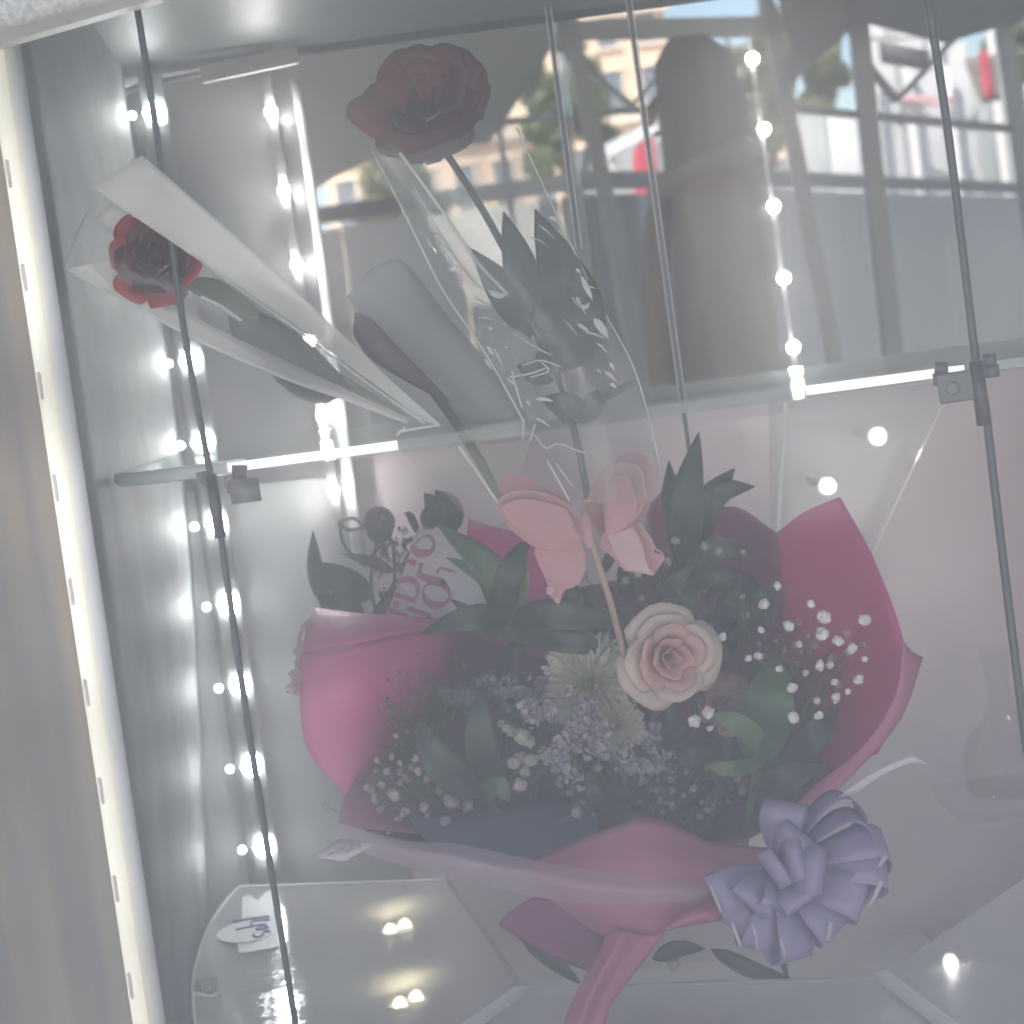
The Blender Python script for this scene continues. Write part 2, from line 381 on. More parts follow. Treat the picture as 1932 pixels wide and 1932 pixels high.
# cloth: roof and hanging sides
b = MB(); b.box((0, 2.1, 2.27), 9, 5.9, .03); b.build("roof_cloth", M_cloth, can)
b = MB(); b.box((-2.45, 5.9, 2.272), 4.1, 1.7, .03); b.build("roof_cloth", M_cloth, can)  # unseen left piece added to keep sun off the left boards
b = MB(); b.box((-4.4, 2.1, 1.75), .03, 5.9, 1.05); b.build("side_cloth", M_cloth, can)
patch("valance", [[(420, -190, 4.55), (700, -200, 4.5), (1070, -190, 4.55)], [(420, 60, 4.5), (700, 40, 4.45), (1060, 6, 4.55)], [(420, 300, 4.5), (760, 170, 4.5), (1046, 80, 4.55)], [(500, 420, 4.5), (700, 300, 4.5), (925, 268, 4.55)]], M_cloth, can, 14, 14, .004, .03, 3, sharp=False)
patch("valance", [[(1400, -190, 4.5), (1600, -190, 4.5)], [(1482, 44, 4.5), (1600, 40, 4.5)], [(1478, 120, 4.5), (1560, 92, 4.5)], [(1468, 196, 4.5), (1500, 150, 4.5)]], M_clothd, can, 8, 10, .004, .02, 3)
patch("valance", [[(1590, -190, 4.5), (2000, -190, 4.5)], [(1592, 20, 4.5), (1990, -60, 4.5)], [(1622, 42, 4.5), (1980, 10, 4.5)], [(1780, 82, 4.5), (1980, 26, 4.5)]], M_clothd, can, 10, 10, .004, .02, 3)

# peach building
BY = 60
bl = thing("building", "peach rendered building with rows of tall narrow windows behind trees", "building", (P(950, 300, BY).x, BY, 0))
x0 = P(600, 250, BY).x; x1 = P(1268, 150, BY).x
H = 17.5
b = MB(); b.box(((x0 + x1) / 2, BY + 4, H / 2), x1 - x0, 8, H); b.build("wall", M_peach, bl)
one_box("cornice", ((x0 + x1) / 2, BY - .15, 7.6), x1 - x0 + .3, .3, .25, M_peach2, bl)
one_box("cornice", ((x0 + x1) / 2, BY - .15, 10.9), x1 - x0 + .3, .3, .3, M_peach2, bl)
b = MB(); zz = H + .001
b.add([(x0 - .4, BY - .4, zz), (x1 + .4, BY - .4, zz), (x1 + .4, BY + 8.4, zz), (x0 - .4, BY + 8.4, zz), ((x0 + x1) / 2 - 2, BY + 4, zz + 2), ((x0 + x1) / 2 + 2, BY + 4, zz + 2)],
      [(0, 1, 5, 4), (1, 2, 5), (2, 3, 4, 5), (3, 0, 4), (3, 2, 1, 0)]); b.build("roof", mat("roof_tile", (.30, .14, .09), .8, var=.2, vscale=4), bl)
nx = 9
for r in range(7):
    for c in range(nx):
        cx = x0 + (x1 - x0) * (c + .5) / nx; cz = 1.6 + r * 2.25
        f = MB()
        for dx in (-.34, .34): f.box((cx + dx, BY - .04, cz), .09, .14, 1.5)
        for dz in (-.8, .8): f.box((cx, BY - .05, cz + dz), .86, .18, .10)
        fr = f.build("window", M_peach2, bl)
        one_box("pane", (cx, BY - .02, cz), .59, .03, 1.49, M_pane, fr)
# tall side wing with sloping gable to the right of it, lower
bl2 = thing("building", "pale stone building with sloping roof edge against the blue sky", "building", (P(1400, 300, 75).x, 75, 0))
xa = P(1330, 320, 75).x; xb = P(1560, 320, 75).x
b = MB(); b.box(((xa + xb) / 2, 79, 4.2), xb - xa, 8, 8.4); b.build("wall", mat("stone", (.55, .47, .36), .8, var=.08, vscale=1), bl2)
b = MB(); b.add([(xa, 75, 8.4), (xb, 75, 8.4), (xb, 83, 8.4), (xa, 83, 8.4), (xa, 79, 9.4), (xb, 79, 9.4)], [(0, 1, 5, 4), (2, 3, 4, 5), (1, 2, 5), (3, 0, 4)]); b.build("roof", MATS["roof_tile"], bl2)
for c in range(4):
    f = MB(); cx = xa + (xb - xa) * (c + .5) / 4
    for dx in (-.34, .34): f.box((cx + dx, 74.97, 6.2), .09, .12, 1.4)
    for dz in (-.75, .75): f.box((cx, 74.96, 6.2 + dz), .86, .16, .10)
    fr = f.build("window", M_peach2, bl2); one_box("pane", (cx, 74.985, 6.2), .59, .03, 1.39, M_pane, fr)

def tree(u, v0, v1, wpx, Y, m, label, seed):
    rnd = random.Random(seed)
    top = P(u, v0, Y); bot = P(u, v1, Y); cx = (top.x + bot.x) / 2; r = wpx * px(Y) / 2
    t = thing("tree", label, "tree", (cx, Y, 0), "trees beyond the canopy")
    b = MB(); hmid = (top.z + bot.z) / 2
    trunk = [(cx, Y, 0), (cx + .1, Y, bot.z * .6), (cx - .05, Y, hmid)]
    b.tube(cr(trunk, 6), [.24, .22, .2, .17, .13, .1], 8)
    for i in range(6):
        a = rnd.uniform(0, 6.28); z0 = rnd.uniform(bot.z * .7, hmid)
        b.tube(cr([(cx, Y, z0), (cx + r * .35 * math.cos(a), Y + r * .35 * math.sin(a), z0 + .9), (cx + r * .7 * math.cos(a), Y + r * .6 * math.sin(a), z0 + 1.9)], 5), [.09, .075, .06, .045, .03], 6)
    b.build("trunk", M_bark, t, True)
    clumps = [(Vector((cx + rnd.uniform(-.8, .8) * r, Y + rnd.uniform(-.7, .7) * r, rnd.uniform(bot.z, top.z))), r * rnd.uniform(.28, .5)) for _ in range(16)]
    vs = []; fs = []
    for c, rr in clumps:
        for _ in range(420):
            d = Vector((rnd.gauss(0, 1), rnd.gauss(0, 1), rnd.gauss(0, 1))).normalized() * rr * rnd.uniform(.3, 1) ** .6
            p = c + d; s = rnd.uniform(.05, .11); a = Vector((rnd.gauss(0, 1), rnd.gauss(0, 1), rnd.gauss(0, 1))).normalized(); bb = a.orthogonal().normalized()
            n = len(vs); vs += [p - a * s, p + bb * s * .5, p + a * s, p - bb * s * .5]; fs.append((n, n + 1, n + 2, n + 3))
    mesh("crown", vs, fs, m, t, False)
tree(1050, 50, 310, 210, 34, M_fol, "green tree in front of the peach building", 1)
tree(1420, 40, 330, 150, 30, M_fol2, "pale green tree right of the person's head", 2)
tree(1545, 60, 300, 120, 32, M_fol, "tree between the canopy post and the white tent", 3)
tree(1915, 60, 200, 150, 36, M_fol2, "tree at the far right above the white tent", 4)
tree(760, 330, 430, 160, 40, M_fol2, "low tree left of the peach building", 5)

# white market tents
def pan(t, u0, v0, u1, v1, Y, m, name="cloth_panel", sw=0):
    patch(name, [[(u0, v0, Y), (u1, v0 + sw, Y)], [(u0 + (v1 - v0) * .065, (v0 + v1) / 2, Y - .05), (u1 + (v1 - v0) * .065, (v0 + v1) / 2, Y + .03)], [(u0 + (v1 - v0) * .13, v1, Y), (u1 + (v1 - v0) * .13, v1, Y)]], m, t, 7, 7, .006, .05, 2.5, seed=u0)
TY = 13
t1 = thing("market_tent", "white cloth market tent with hanging side panels at the far right", "tent", (P(1780, 300, TY).x, TY, 0), "white tents")
for a in [(1628, 40, 1682, 900, M_tent), (1684, 60, 1700, 900, M_tentg), (1702, 60, 1762, 900, M_tent), (1764, 80, 1826, 900, M_tent), (1828, 150, 1862, 900, M_tentg), (1864, 150, 1900, 900, M_tent), (1902, 160, 1960, 900, M_tentg)]:
    pan(t1, a[0], a[1], a[2], a[3], TY, a[4])
pan(t1, 1700, 176, 1800, 200, TY - .4, M_tentp, "valance", 8)
pan(t1, 1640, 60, 1800, 76, TY - .4, M_tent, "valance", 26)
for uu in (1632, 1700, 1776, 1868): 
    q = P(uu, 60, TY - .3); one_bar("pole", (q.x, q.y, 0), (q.x, q.y, q.z), .05, .05, M_white, t1)
t2 = thing("market_tent", "grey green tent panels standing between the posts beside the white tent", "tent", (P(1560, 300, 15).x, 15, 0), "white tents")
for a in [(1476, 205, 1510, 1000, M_tentg), (1512, 205, 1555, 1000, M_tentg), (1557, 215, 1615, 1000, M_tent)]:
    pan(t2, a[0], a[1], a[2], a[3], 15, a[4])
q = P(1520, 205, 15.2); q2 = P(1615, 215, 15.2)
one_bar("pole", (q.x, 15.2, 0), (q.x, 15.2, q.z), .05, .05, M_white, t2); one_bar("pole", (q2.x, 15.2, 0), (q2.x, 15.2, q2.z), .05, .05, M_white, t2)
sg = thing("sign_board", "dark hanging sign board in front of the white tent", "sign", tuple(P(1700, 105, 11)))
o = patch("board", [[(1658, 80, 11), (1752, 96, 11)], [(1664, 118, 11), (1756, 134, 11)]], M_sign, sg, 3, 3, .04)
one_bar("hanger", P(1672, 40, 11), P(1676, 84, 11), .02, .02, M_frame, sg); one_bar("hanger", P(1742, 50, 11), P(1746, 96, 11), .02, .02, M_frame, sg)
rb = thing("banner", "red banner with dark surround hanging right of the white tent", "banner", tuple(P(1860, 140, 10.5)))
patch("cloth", [[(1846, 98, 10.5), (1864, 96, 10.5)], [(1858, 190, 10.5), (1874, 186, 10.5)]], M_red2, rb, 4, 6, .004, .02)
patch("backing", [[(1818, 110, 10.55), (1892, 100, 10.55)], [(1852, 196, 10.55), (1898, 188, 10.55)]], mat("banner_backing", (.25, .2, .19), .8), rb, 4, 6, .01, .02)
one_bar("pole", P(1880, 60, 10.5), Vector((P(1880, 60, 10.5).x, 10.5, 0)), .03, .03, M_frame, rb)
# stall with red side and pale awning left of the person
st = thing("market_stall", "red sided market stall with a pale sloping awning left of the person", "stall", (P(1200, 330, 11).x, 11, 0))
patch("awning", [[(1136, 278, 10.6), (1240, 224, 10.6)], [(1142, 300, 10.4), (1244, 246, 10.4)]], M_tent, st, 6, 4, .02, .01)
patch("side_cloth", [[(1206, 268, 11), (1244, 245, 11)], [(1196, 345, 11), (1252, 345, 11)], [(1250, 800, 11), (1310, 800, 11)]], M_red2, st, 5, 8, .01, .02)
patch("side_cloth", [[(1146, 292, 11.1), (1205, 268, 11.1)], [(1158, 345, 11.1), (1210, 345, 11.1)], [(1200, 800, 11.1), (1262, 800, 11.1)]], M_tentg, st, 5, 8, .01, .02)
q = P(1142, 290, 10.7); one_bar("pole", (q.x, q.y, 0), q, .04, .04, M_white, st)
q = P(1238, 240, 10.7); one_bar("pole", (q.x, q.y, 0), q, .04, .04, M_white, st)

# ------------------------------------------------------------------ the reflected person, placed behind the cabinet
def skin_obj(name, verts, edges, radii, m, parent, root=0, lv=2):
    off = rootloc(parent)
    me = bpy.data.meshes.new(name); me.from_pydata([tuple(Vector(v) - off) for v in verts], edges, []); me.update()
    o = link(name, me, m, parent)
    md = o.modifiers.new("skin", 'SKIN'); md.use_smooth_shade = True
    if not me.skin_vertices: me.skin_vertices.new()
    for i, sv_ in enumerate(me.skin_vertices[0].data):
        r = radii[i]; sv_.radius = r if isinstance(r, tuple) else (r, r); sv_.use_root = (i == root)
    s = o.modifiers.new("sub", 'SUBSURF'); s.levels = lv; s.render_levels = lv
    return o
PY = 4.0
hd = P(1322, 240, PY); hx = hd.x
pr = thing("person", "person with long dark hair and taupe coat reflected in the glass, placed sideways behind the cabinet", "person", (hx, PY, 0))
Z = lambda x, y, z: Vector((hx + y, PY - x, z))      # the person's own right, back and up; faces to the picture's left
V = [Z(0, 0, .93), Z(0, 0, 1.12), Z(0, 0, 1.32), Z(0, 0, 1.44), Z(0, -.01, 1.52), Z(0, -.02, 1.60), Z(0, -.02, 1.70)]
Rr = [.11, .10, .105, .075, .052, .078, .075]
E = [(0, 1), (1, 2), (2, 3), (3, 4), (4, 5), (5, 6)]
def chain(start, pts, rad):
    last = start
    for p, r in zip(pts, rad):
        V.append(p); Rr.append(r); E.append((last, len(V) - 1)); last = len(V) - 1
    return last
for s in (-1, 1):
    chain(0, [Z(s * .09, 0, .86), Z(s * .10, -.01, .50), Z(s * .10, .02, .09), Z(s * .11, -.12, .04)], [.09, .06, .042, .038])
    w = chain(3, [Z(s * .17, 0, 1.41), Z(s * .21, .01, 1.13), Z(s * .20, -.05, .88)], [.055, .042, .028])
    pm = chain(w, [Z(s * .20, -.06, .82)], [.028])
    for dx, L in ((-.024, .062), (-.009, .074), (.006, .070), (.020, .056)):
        chain(pm, [Z(s * .20, -.065 + dx, .785), Z(s * .198, -.068 + dx * 1.1, .785 - L * .5), Z(s * .192, -.066 + dx * 1.1, .785 - L)], [.0095, .0085, .0075])
    chain(pm, [Z(s * .19, -.095, .80), Z(s * .185, -.108, .765)], [.011, .009])
skin_obj("body", V, E, Rr, M_skin, pr, 0, 1)
def blob(name, c, sx, sy, sz, m, parent, sub=2, bump=0.0):
    bm = bmesh.new(); bmesh.ops.create_icosphere(bm, subdivisions=sub, radius=1)
    for v in bm.verts:
        k = 1 + bump * mnoise.noise(v.co * 3.1 + Vector(c) * 50)
        v.co = Vector((v.co.x * sx, v.co.y * sy, v.co.z * sz)) * k + Vector(c) - rootloc(parent)
    me = bpy.data.meshes.new(name); bm.to_mesh(me); bm.free()
    for p in me.polygons: p.use_smooth = True
    return link(name, me, m, parent)
for s in (-1, 1):
    blob("eye", Z(s * .031, -.088, 1.655), .008, .013, .007, M_sign, pr)
blob("nose", Z(0, -.104, 1.628), .018, .013, .024, M_skin, pr)
blob("mouth", Z(0, -.092, 1.588), .008, .024, .007, mat("lips", (.35, .12, .11), .5), pr)
hb = MB()
for k in range(46):
    a = R(-50 + 280 * k / 45); ca, sa = math.cos(a), math.sin(a); w = random.uniform(.92, 1.08); rx, ry = .072, .074
    hb.tube(cr([Z(0, -.01, 1.762), Z(ca * rx * .75, sa * ry * .75 - .01, 1.745), Z(ca * rx * 1.08 * w, sa * ry * 1.05, 1.66), Z(ca * rx * 1.15 * w, sa * ry * 1.1, 1.52), Z(ca * rx * 1.25 * w, sa * ry * 1.15, 1.38 + random.uniform(-.03, .03)), Z(ca * rx * 1.2 * w, sa * ry * 1.2, 1.20 + random.uniform(-.06, .06))], 9),
            [.012, .02, .022, .022, .021, .02, .018, .014, .005], 6)
hb.build("hair", M_hair, pr, True)
ky = .86
V2 = [Z(0, 0, .60), Z(0, 0, .80), Z(0, 0, 1.0), Z(0, 0, 1.2), Z(0, 0, 1.36), Z(0, 0, 1.45)]
R2 = [.165, .145, .122, .115, .105, .065]
E2 = [(0, 1), (1, 2), (2, 3), (3, 4), (4, 5)]
for s in (-1, 1):
    n = len(V2); V2 += [Z(s * .18, 0, 1.39), Z(s * .215, .01, 1.12), Z(s * .205, -.04, .90)]; R2 += [.08, .07, .052]; E2 += [(4, n), (n, n + 1), (n + 1, n + 2)]
skin_obj("coat", V2, E2, R2, M_coat, pr, 0, 2)
V3 = [Z(0, 0, .95)]; R3 = [.12]; E3 = []
for s in (-1, 1):
    n = len(V3); V3 += [Z(s * .09, 0, .84), Z(s * .10, -.01, .5), Z(s * .10, .02, .1)]; R3 += [.105, .078, .06]; E3 += [(0, n), (n, n + 1), (n + 1, n + 2)]
skin_obj("trousers", V3, E3, R3, M_trous, pr, 0, 2)
one_tube("scarf", cr([Z(-.09, -.05, 1.50), Z(0, -.10, 1.47), Z(.09, -.05, 1.5), Z(.07, .07, 1.53), Z(-.07, .07, 1.53), Z(-.10, -.05, 1.49), Z(.05, -.12, 1.40), Z(.05, -.145, 1.15), Z(.05, -.15, .98)], 24), .028, M_scarf, pr, 10)

# ================================================================== the cabinet
GY = 0.80; BK = 1.60
TRAYZ = P(450, 1675, 1.45).z
SHZ = P(1120, 790, 1.04).z
FLOORZ = TRAYZ - .16
cab = thing("flower_cabinet", "glazed flower vending cabinet with grey steel panels and dusty front glass", "cabinet", (0, 1.2, FLOORZ))
XR = .62
XL = P(225, 200, BK).x          # back left corner
# left wall from tube to back corner; its blotches paint reflected trees
tube_top = P(-16, -30, .95); tube_bot = P(282, 1962, .95)
def lw(t): return tube_top.lerp(tube_bot, t)
patch("side_panel", [[lw(-.1) + Vector((.004, .012, 0)), P(200, -20, BK)], [lw(.5) + Vector((.004, .012, 0)), P(346, 960, BK)], [lw(1.15) + Vector((.004, .012, 0)), P(410, 2150, BK)]], M_steel_refl, cab, 14, 18, .006, raw=True)
# outer jamb left of the tube; its tan streaks are a painted reflection
one = lambda p, dx, dy, dz: p + Vector((dx, dy, dz))
b = MB(); b.box8([one(tube_top, -.30, .012, .1), one(tube_top, -.002, .012, .1), one(tube_top, -.002, .03, .1), one(tube_top, -.30, .03, .1),
                  one(tube_bot, -.30, .012, -.1), one(tube_bot, -.002, .012, -.1), one(tube_bot, -.002, .03, -.1), one(tube_bot, -.30, .03, -.1)])
b.build("jamb", M_tan, cab)
# back panel, left piece with a rounded upper corner, and its raised rim
def back_left():
    pts = [(262, 156), (236, 168), (224, 195), (250, 400), (350, 960), (400, 2000), (830, 2000), (640, 780), (590, 420), (562, 98)]
    b = MB(); q = [P(u, v, BK) for u, v in pts]; n = len(q)
    b.add(q + [p + Vector((0, .02, 0)) for p in q], [tuple(range(n)), tuple(reversed(range(n, 2 * n)))] + [(i, n + i, n + (i + 1) % n, (i + 1) % n) for i in range(n)])
    return b.build("back_panel", M_steel, cab)
back_left()
b = MB(); q = [P(u, v, BK - .003) for u, v in [(345, 930), (402, 2000), (828, 2000), (684, 990), (660, 895)]]; n = len(q)
b.add(q + [p + Vector((0, .0025, 0)) for p in q], [tuple(range(n)), tuple(reversed(range(n, 2 * n)))] + [(i, n + i, n + (i + 1) % n, (i + 1) % n) for i in range(n)])
b.build("back_panel", mat("brightened_panel", (.34, .35, .355), .45, .1, var=.06, vscale=8), cab)  # paler overlay brightens the lower back panel where little lamp light falls
one_tube("panel_rim", cr([P(u, v, BK - .004) for u, v in [(562, 98), (262, 166), (238, 176), (226, 200), (250, 400), (350, 960), (400, 2000)]], 50), .0025, M_steel, cab)
patch("corner_profile", [[(262, 260, BK - .01), (300, 254, BK - .01)], [(372, 960, BK - .01), (412, 954, BK - .01)], [(470, 1660, BK - .01), (508, 1655, BK - .01)], [(520, 2000, BK - .01), (556, 1996, BK - .01)]], M_steel, cab, 4, 10, .006)
patch("corner_profile", [[(548, 150, BK - .012), (566, 148, BK - .012)], [(596, 480, BK - .012), (612, 478, BK - .012)], [(640, 850, BK - .012), (662, 846, BK - .012)], [(668, 1060, BK - .012), (690, 1060, BK - .012)]], M_profile, cab, 4, 8, .006)
# lower back panel and floor
b = MB()
zt = SHZ - .02
b.box8([(P(690, 1000, BK).x - .03, BK + .003, FLOORZ), (XR, BK + .003, FLOORZ), (XR, BK + .023, FLOORZ), (P(690, 1000, BK).x - .03, BK + .023, FLOORZ),
        (P(690, 1000, BK).x - .03, BK + .003, zt), (XR, BK + .003, zt), (XR, BK + .023, zt), (P(690, 1000, BK).x - .03, BK + .023, zt)])
M_lower = mat("satin_steel", (.54, .47, .49), .34, .45, var=.16, vscale=6, bump=.15, bscale=60)
b.build("lower_back_panel", M_lower, cab)
b = MB(); b.box((.1, 1.23, FLOORZ - .01), 1.3, .86, .02); b.build("floor_panel", M_floor, cab)
b = MB(); b.box((XR + .01, 1.22, FLOORZ + .45), .02, .82, 1.4); b.build("side_panel", M_lower, cab)
# ceiling and top light frame
cz = P(0, 72, .93).z
b = MB(); b.box((.1, (.965 + BK) / 2, P(262, 150, BK).z + .02), 1.3, BK - .965 + .1, .02); b.build("ceiling_panel", M_cabceil, cab)
one_bar("top_rail", P(-60, 92, .93), P(300, -12, .93), 26 * px(.93), .012, M_white, cab, (0, 1, 0))
patch("head_panel", [[(-80, -60, .90), (300, -160, .90)], [(-80, 76, .90), (330, -34, .90)]], M_ceiling, cab, 4, 4, .006)
# upper rear light profile under the ceiling
one_bar("ceiling_rail", P(380, 142, BK - .03), P(560, 104, BK - .03), 30 * px(BK), .01, M_profile, cab)
# front glass, and a rear pane added to show the reflected street
def front_glass():
    """pane whose inner film of dust is thicker in places, with streaks shaped after the lens flares"""
    nx_, nz_ = 100, 150; xa_, xb_, za_, zb_ = -.85, .95, .30, 1.90; vs = []; fs = []
    for side in (0, 1):
        for i in range(nx_ + 1):
            for j in range(nz_ + 1):
                x = xa_ + (xb_ - xa_) * i / nx_; z = za_ + (zb_ - za_) * j / nz_; t = 0
                if side and 0 < i < nx_ and 0 < j < nz_:
                    left = max(0, min(1, (.02 - x) / .22))
                    t = .0060 * (1 + .16 * mnoise.noise(Vector((x * 6, 0, z * 6))) + .10 * mnoise.noise(Vector((x * 17, 4, z * 7)))
                                 + (.13 + .55 * left) * mnoise.noise(Vector((x * 2.4, 8, z * 21))))
                    t = max(.0025, t)
                elif side: t = .006
                vs.append((x, GY + t, z))
    M_ = (nx_ + 1) * (nz_ + 1); ix = lambda i, j: i * (nz_ + 1) + j
    for i in range(nx_):
        for j in range(nz_):
            fs.append((ix(i, j), ix(i + 1, j), ix(i + 1, j + 1), ix(i, j + 1))); fs.append((M_ + ix(i, j), M_ + ix(i, j + 1), M_ + ix(i + 1, j + 1), M_ + ix(i + 1, j)))
    rim = [ix(i, 0) for i in range(nx_)] + [ix(nx_, j) for j in range(nz_)] + [ix(i, nz_) for i in range(nx_, 0, -1)] + [ix(0, j) for j in range(nz_, 0, -1)]
    for k in range(len(rim)):
        a, c_ = rim[k], rim[(k + 1) % len(rim)]; fs.append((c_, a, M_ + a, M_ + c_))
    mesh("front_glass", vs, fs, dusty("dusty_glass", 120.0, 16.0), cab, False)  # dust body also holds the reflected veil, flare streaks in its thickness
front_glass()
b = MB()
xl = P(600, 480, BK).x
b.box8([(xl, BK + .004, zt + .001), (XR, BK + .004, zt + .001), (XR, BK + .010, zt + .001), (xl, BK + .010, zt + .001),
        (xl, BK + .004, 1.62), (XR, BK + .004, 1.62), (XR, BK + .010, 1.62), (xl, BK + .010, 1.62)])
b.build("added_rear_pane", clear("added_rear_pane", (.66, .66, .655), .0, .02), cab)  # added pane; its grey tint dims the street seen through it
one_bar("rear_sill", (xl, BK, zt + .004), (XR, BK, zt + .004), .02, .012, M_steel, cab, (0, 1, 0))

# ---- left light tube
tl = thing("light_tube", "bright cream vertical light tube on the left jamb of the cabinet", "light", tuple(tube_bot))
mid = lambda du: [lw(t) + RT * (du * px(.95)) for t in (0, .25, .5, .75, 1)]
one_tube("channel", [p + Vector((0, .006, 0)) for p in mid(14)], 17 * px(.95), M_tubechan, tl, 10)
one_tube("diffuser", mid(-12), 15 * px(.95), M_tube, tl, 12)
M_chip = mat("lamp_clip", (.9, .9, .9), .4)
for v in (315, 505, 705, 895, 1090, 1282, 1470, 1660, 1850):
    t = (v + 30) / 1992.0; c = lw(t) + RT * (-17 * px(.95)); d = (tube_bot - tube_top).normalized()
    b = MB(); b.box8([c + i * RT * .0018 + j * d * .007 + Vector((0, k - .003, 0)) for j in (-1, 1) for i, k in ((-.5, -.003), (.5, -.003), (.5, .003), (-.5, .003))])
    bevel(b.build("clip", M_chip, tl), .001)

# ---- LED strips
def led_strip(pts, label, housing, Y, r, small=True, hw=26, m=None, lens=M_led):
    a = P(pts[0][0], pts[0][1], Y); z = P(pts[-1][0], pts[-1][1], Y)
    t = thing("led_strip", label, "light", tuple(z), "LED strips in the cabinet")
    d = (a - z).normalized()
    one_bar("housing", a + d * .03, z - d * .03, hw * px(Y), .004, m or M_steel, t)
    for u, v in pts:
        c = P(u, v, Y) - Vector((0, .0055, 0))
        b = MB(); b.disc(c, (EYE - c), r * px(Y), .002, 20, .003); b.build("led_lens_or_reflection", lens, t, True)
        if small:  # secondary flare left of each lamp, built as glowing points
            c2 = P(u - 42, v + 6, Y) - Vector((0, .004, 0)); b = MB(); b.disc(c2, (EYE - c2), 8 * px(Y), .001, 12, .002); b.build("flare_point", M_flare, t, True)
            for du in (-21, -14):
                c3 = P(u + du, v + 3, Y) - Vector((0, .004, 0)); b = MB(); b.disc(c3, (EYE - c3), 2 * px(Y), .001, 6, .001); b.build("flare_point", M_flare, t, True)
    return t
led_strip([(293, 213), (341, 524), (361, 680), (384, 834), (410, 987), (433, 1138), (456, 1291), (477, 1443), (500, 1595)], "LED strip with large round lenses down the left rear corner", None, BK - .02, 20, hw=44, lens=M_ledl)
led_strip([(513, 213), (537, 360), (561, 500), (586, 642), (610, 785), (630, 925)], "LED strip with small lamps beside the bright corner profile", None, BK - .025, 11, False, hw=16, lens=M_led)
led_strip([(1418, 113), (1440, 245), (1458, 390), (1477, 525), (1495, 655)], "LED strip of five lamps on the added rear pane right of the reflected person", None, BK - .02, 12, False, hw=8, m=M_acryl, lens=M_led)
for (u, v), lab in (((1655, 823), "upper glowing disc added for a spot reflection on the right rear panel"), ((1560, 917), "lower glowing disc added for a spot reflection above the pink paper peak"), ((1790, 1810), "glowing disc added for a spot reflection at the bottom right corner")):
    c = P(u, v, 1.52); t = thing("spot_reflection", lab, "light", tuple(c), "discs added for spot reflections")
    b = MB(); b.disc(c, (EYE - c), 19 * px(1.52), .004, 24, .002); b.build("spot_rim", M_white2, t, True)
    c2 = c - Vector((0, .008, 0)); b = MB(); b.disc(c2, (EYE - c2), 9 * px(1.5), .001, 16, .001); b.build("led_lens_or_reflection", M_spotrefl, t, True)  # spot reflections built as discs with added light of their own
    one_bar("bracket", c + Vector((0, .004, 0)), c + Vector((0, .09, 0)), .006, .006, M_lower, t, (0, 0, 1))

# ---- upper glass shelf on rods
sh = thing("glass_shelf", "clear glass shelf with lit front edge hung between two rods", "shelf", (0, 1.04, SHZ))
fl = P(205, 905, 1.04).x
y0, y1 = 1.04, 1.34; zc = SHZ
out = [(XR - .02, y0), (fl + .06, y0), (fl + .03, y0 + .004), (fl + .008, y0 + .016), (fl, y0 + .035), (fl, y1), (XR - .02, y1)]
b = MB(); n = len(out)
b.add([(x, y, zc - .004) for x, y in out] + [(x, y, zc + .004) for x, y in out], [tuple(reversed(range(n))), tuple(range(n, 2 * n))] + [(i, (i + 1) % n, n + (i + 1) % n, n + i) for i in range(n)])
b.build("plate", M_glass, sh)
def edge(x_a, x_b, nm, m): 
    return one_bar(nm, (x_a, y0 - .0025, zc), (x_b, y0 - .0025, zc), .0050, .004, m, sh, (0, 1, 0))
edge(P(432, 884, 1.04).x, P(752, 850, 1.04).x, "light_bar", M_bar)
edge(P(1520, 738, 1.04).x, P(1815, 690, 1.04).x, "light_bar", M_bar)
edge(P(754, 850, 1.04).x, P(1518, 738, 1.04).x, "edge_strip", M_edgec)
edge(P(1862, 690, 1.04).x, XR - .02, "edge_strip", M_edge)
one_tube("edge_strip", cr([(fl + .075, y0 - .001, zc), (fl + .03, y0 + .002, zc), (fl + .007, y0 + .015, zc), (fl - .001, y0 + .036, zc)], 12), .0038, M_edge, sh)

def rod(pts, rpx, label, clampuv):
    q = [P(u, v, .95) for u, v in pts]
    t = thing("hanging_rod", label, "rod", tuple(q[-1]), "shelf rods")
    one_tube("rod", cr(q, 24), rpx * .86 * px(.95), M_darkmetal, t, 12)
    u, v = clampuv
    d = (q[-1] - q[0]).normalized()
    c = P(u, v, .95)
    one_tube("sleeve", [c - d * .008, c + d * .024], rpx * 1.45 * px(.95), M_darkmetal, t, 14)
    return t, c, d
t, c, d = rod([(250, -40), (297, 260), (350, 640), (398, 900), (412, 980), (470, 1380), (562, 1960)], 7.5, "left thin dark rod in front of the white paper wrapped rose", (402, 925))
patch("clamp_plate", [[(428, 908, 1.0), (486, 901, 1.0)], [(438, 952, 1.0), (494, 944, 1.0)]], M_clamp, t, 3, 3, .002)
o = MB(); o.tube([P(452, 878, 1.03), P(452, 905, 1.03)], .0042, 12); o.tube([P(452, 903, 1.03), P(452, 930, 1.03)], .0068, 14); o.build("knob", M_darkmetal, t, True)
one_tube("hook", cr([P(380, 890, .965), P(384, 902, .965), P(400, 912, .96)], 8), .003, M_clamp, t)
t, c, d = rod([(1744, -40), (1790, 260), (1842, 690), (1858, 760), (1880, 950), (1935, 1400), (1990, 1800)], 9.5, "right thick dark rod holding the shelf clamp", (1845, 712))
bevel(one_bar("clamp_plate", P(1770, 735, .975), P(1856, 722, .965), .0155, .004, M_clamp, t, (0, 1, 0)), .001)
o = MB(); cc = P(1798, 733, .970); o.disc(cc, (EYE - cc), .0035, .002, 18); o.build("screw", M_steel, t, True)
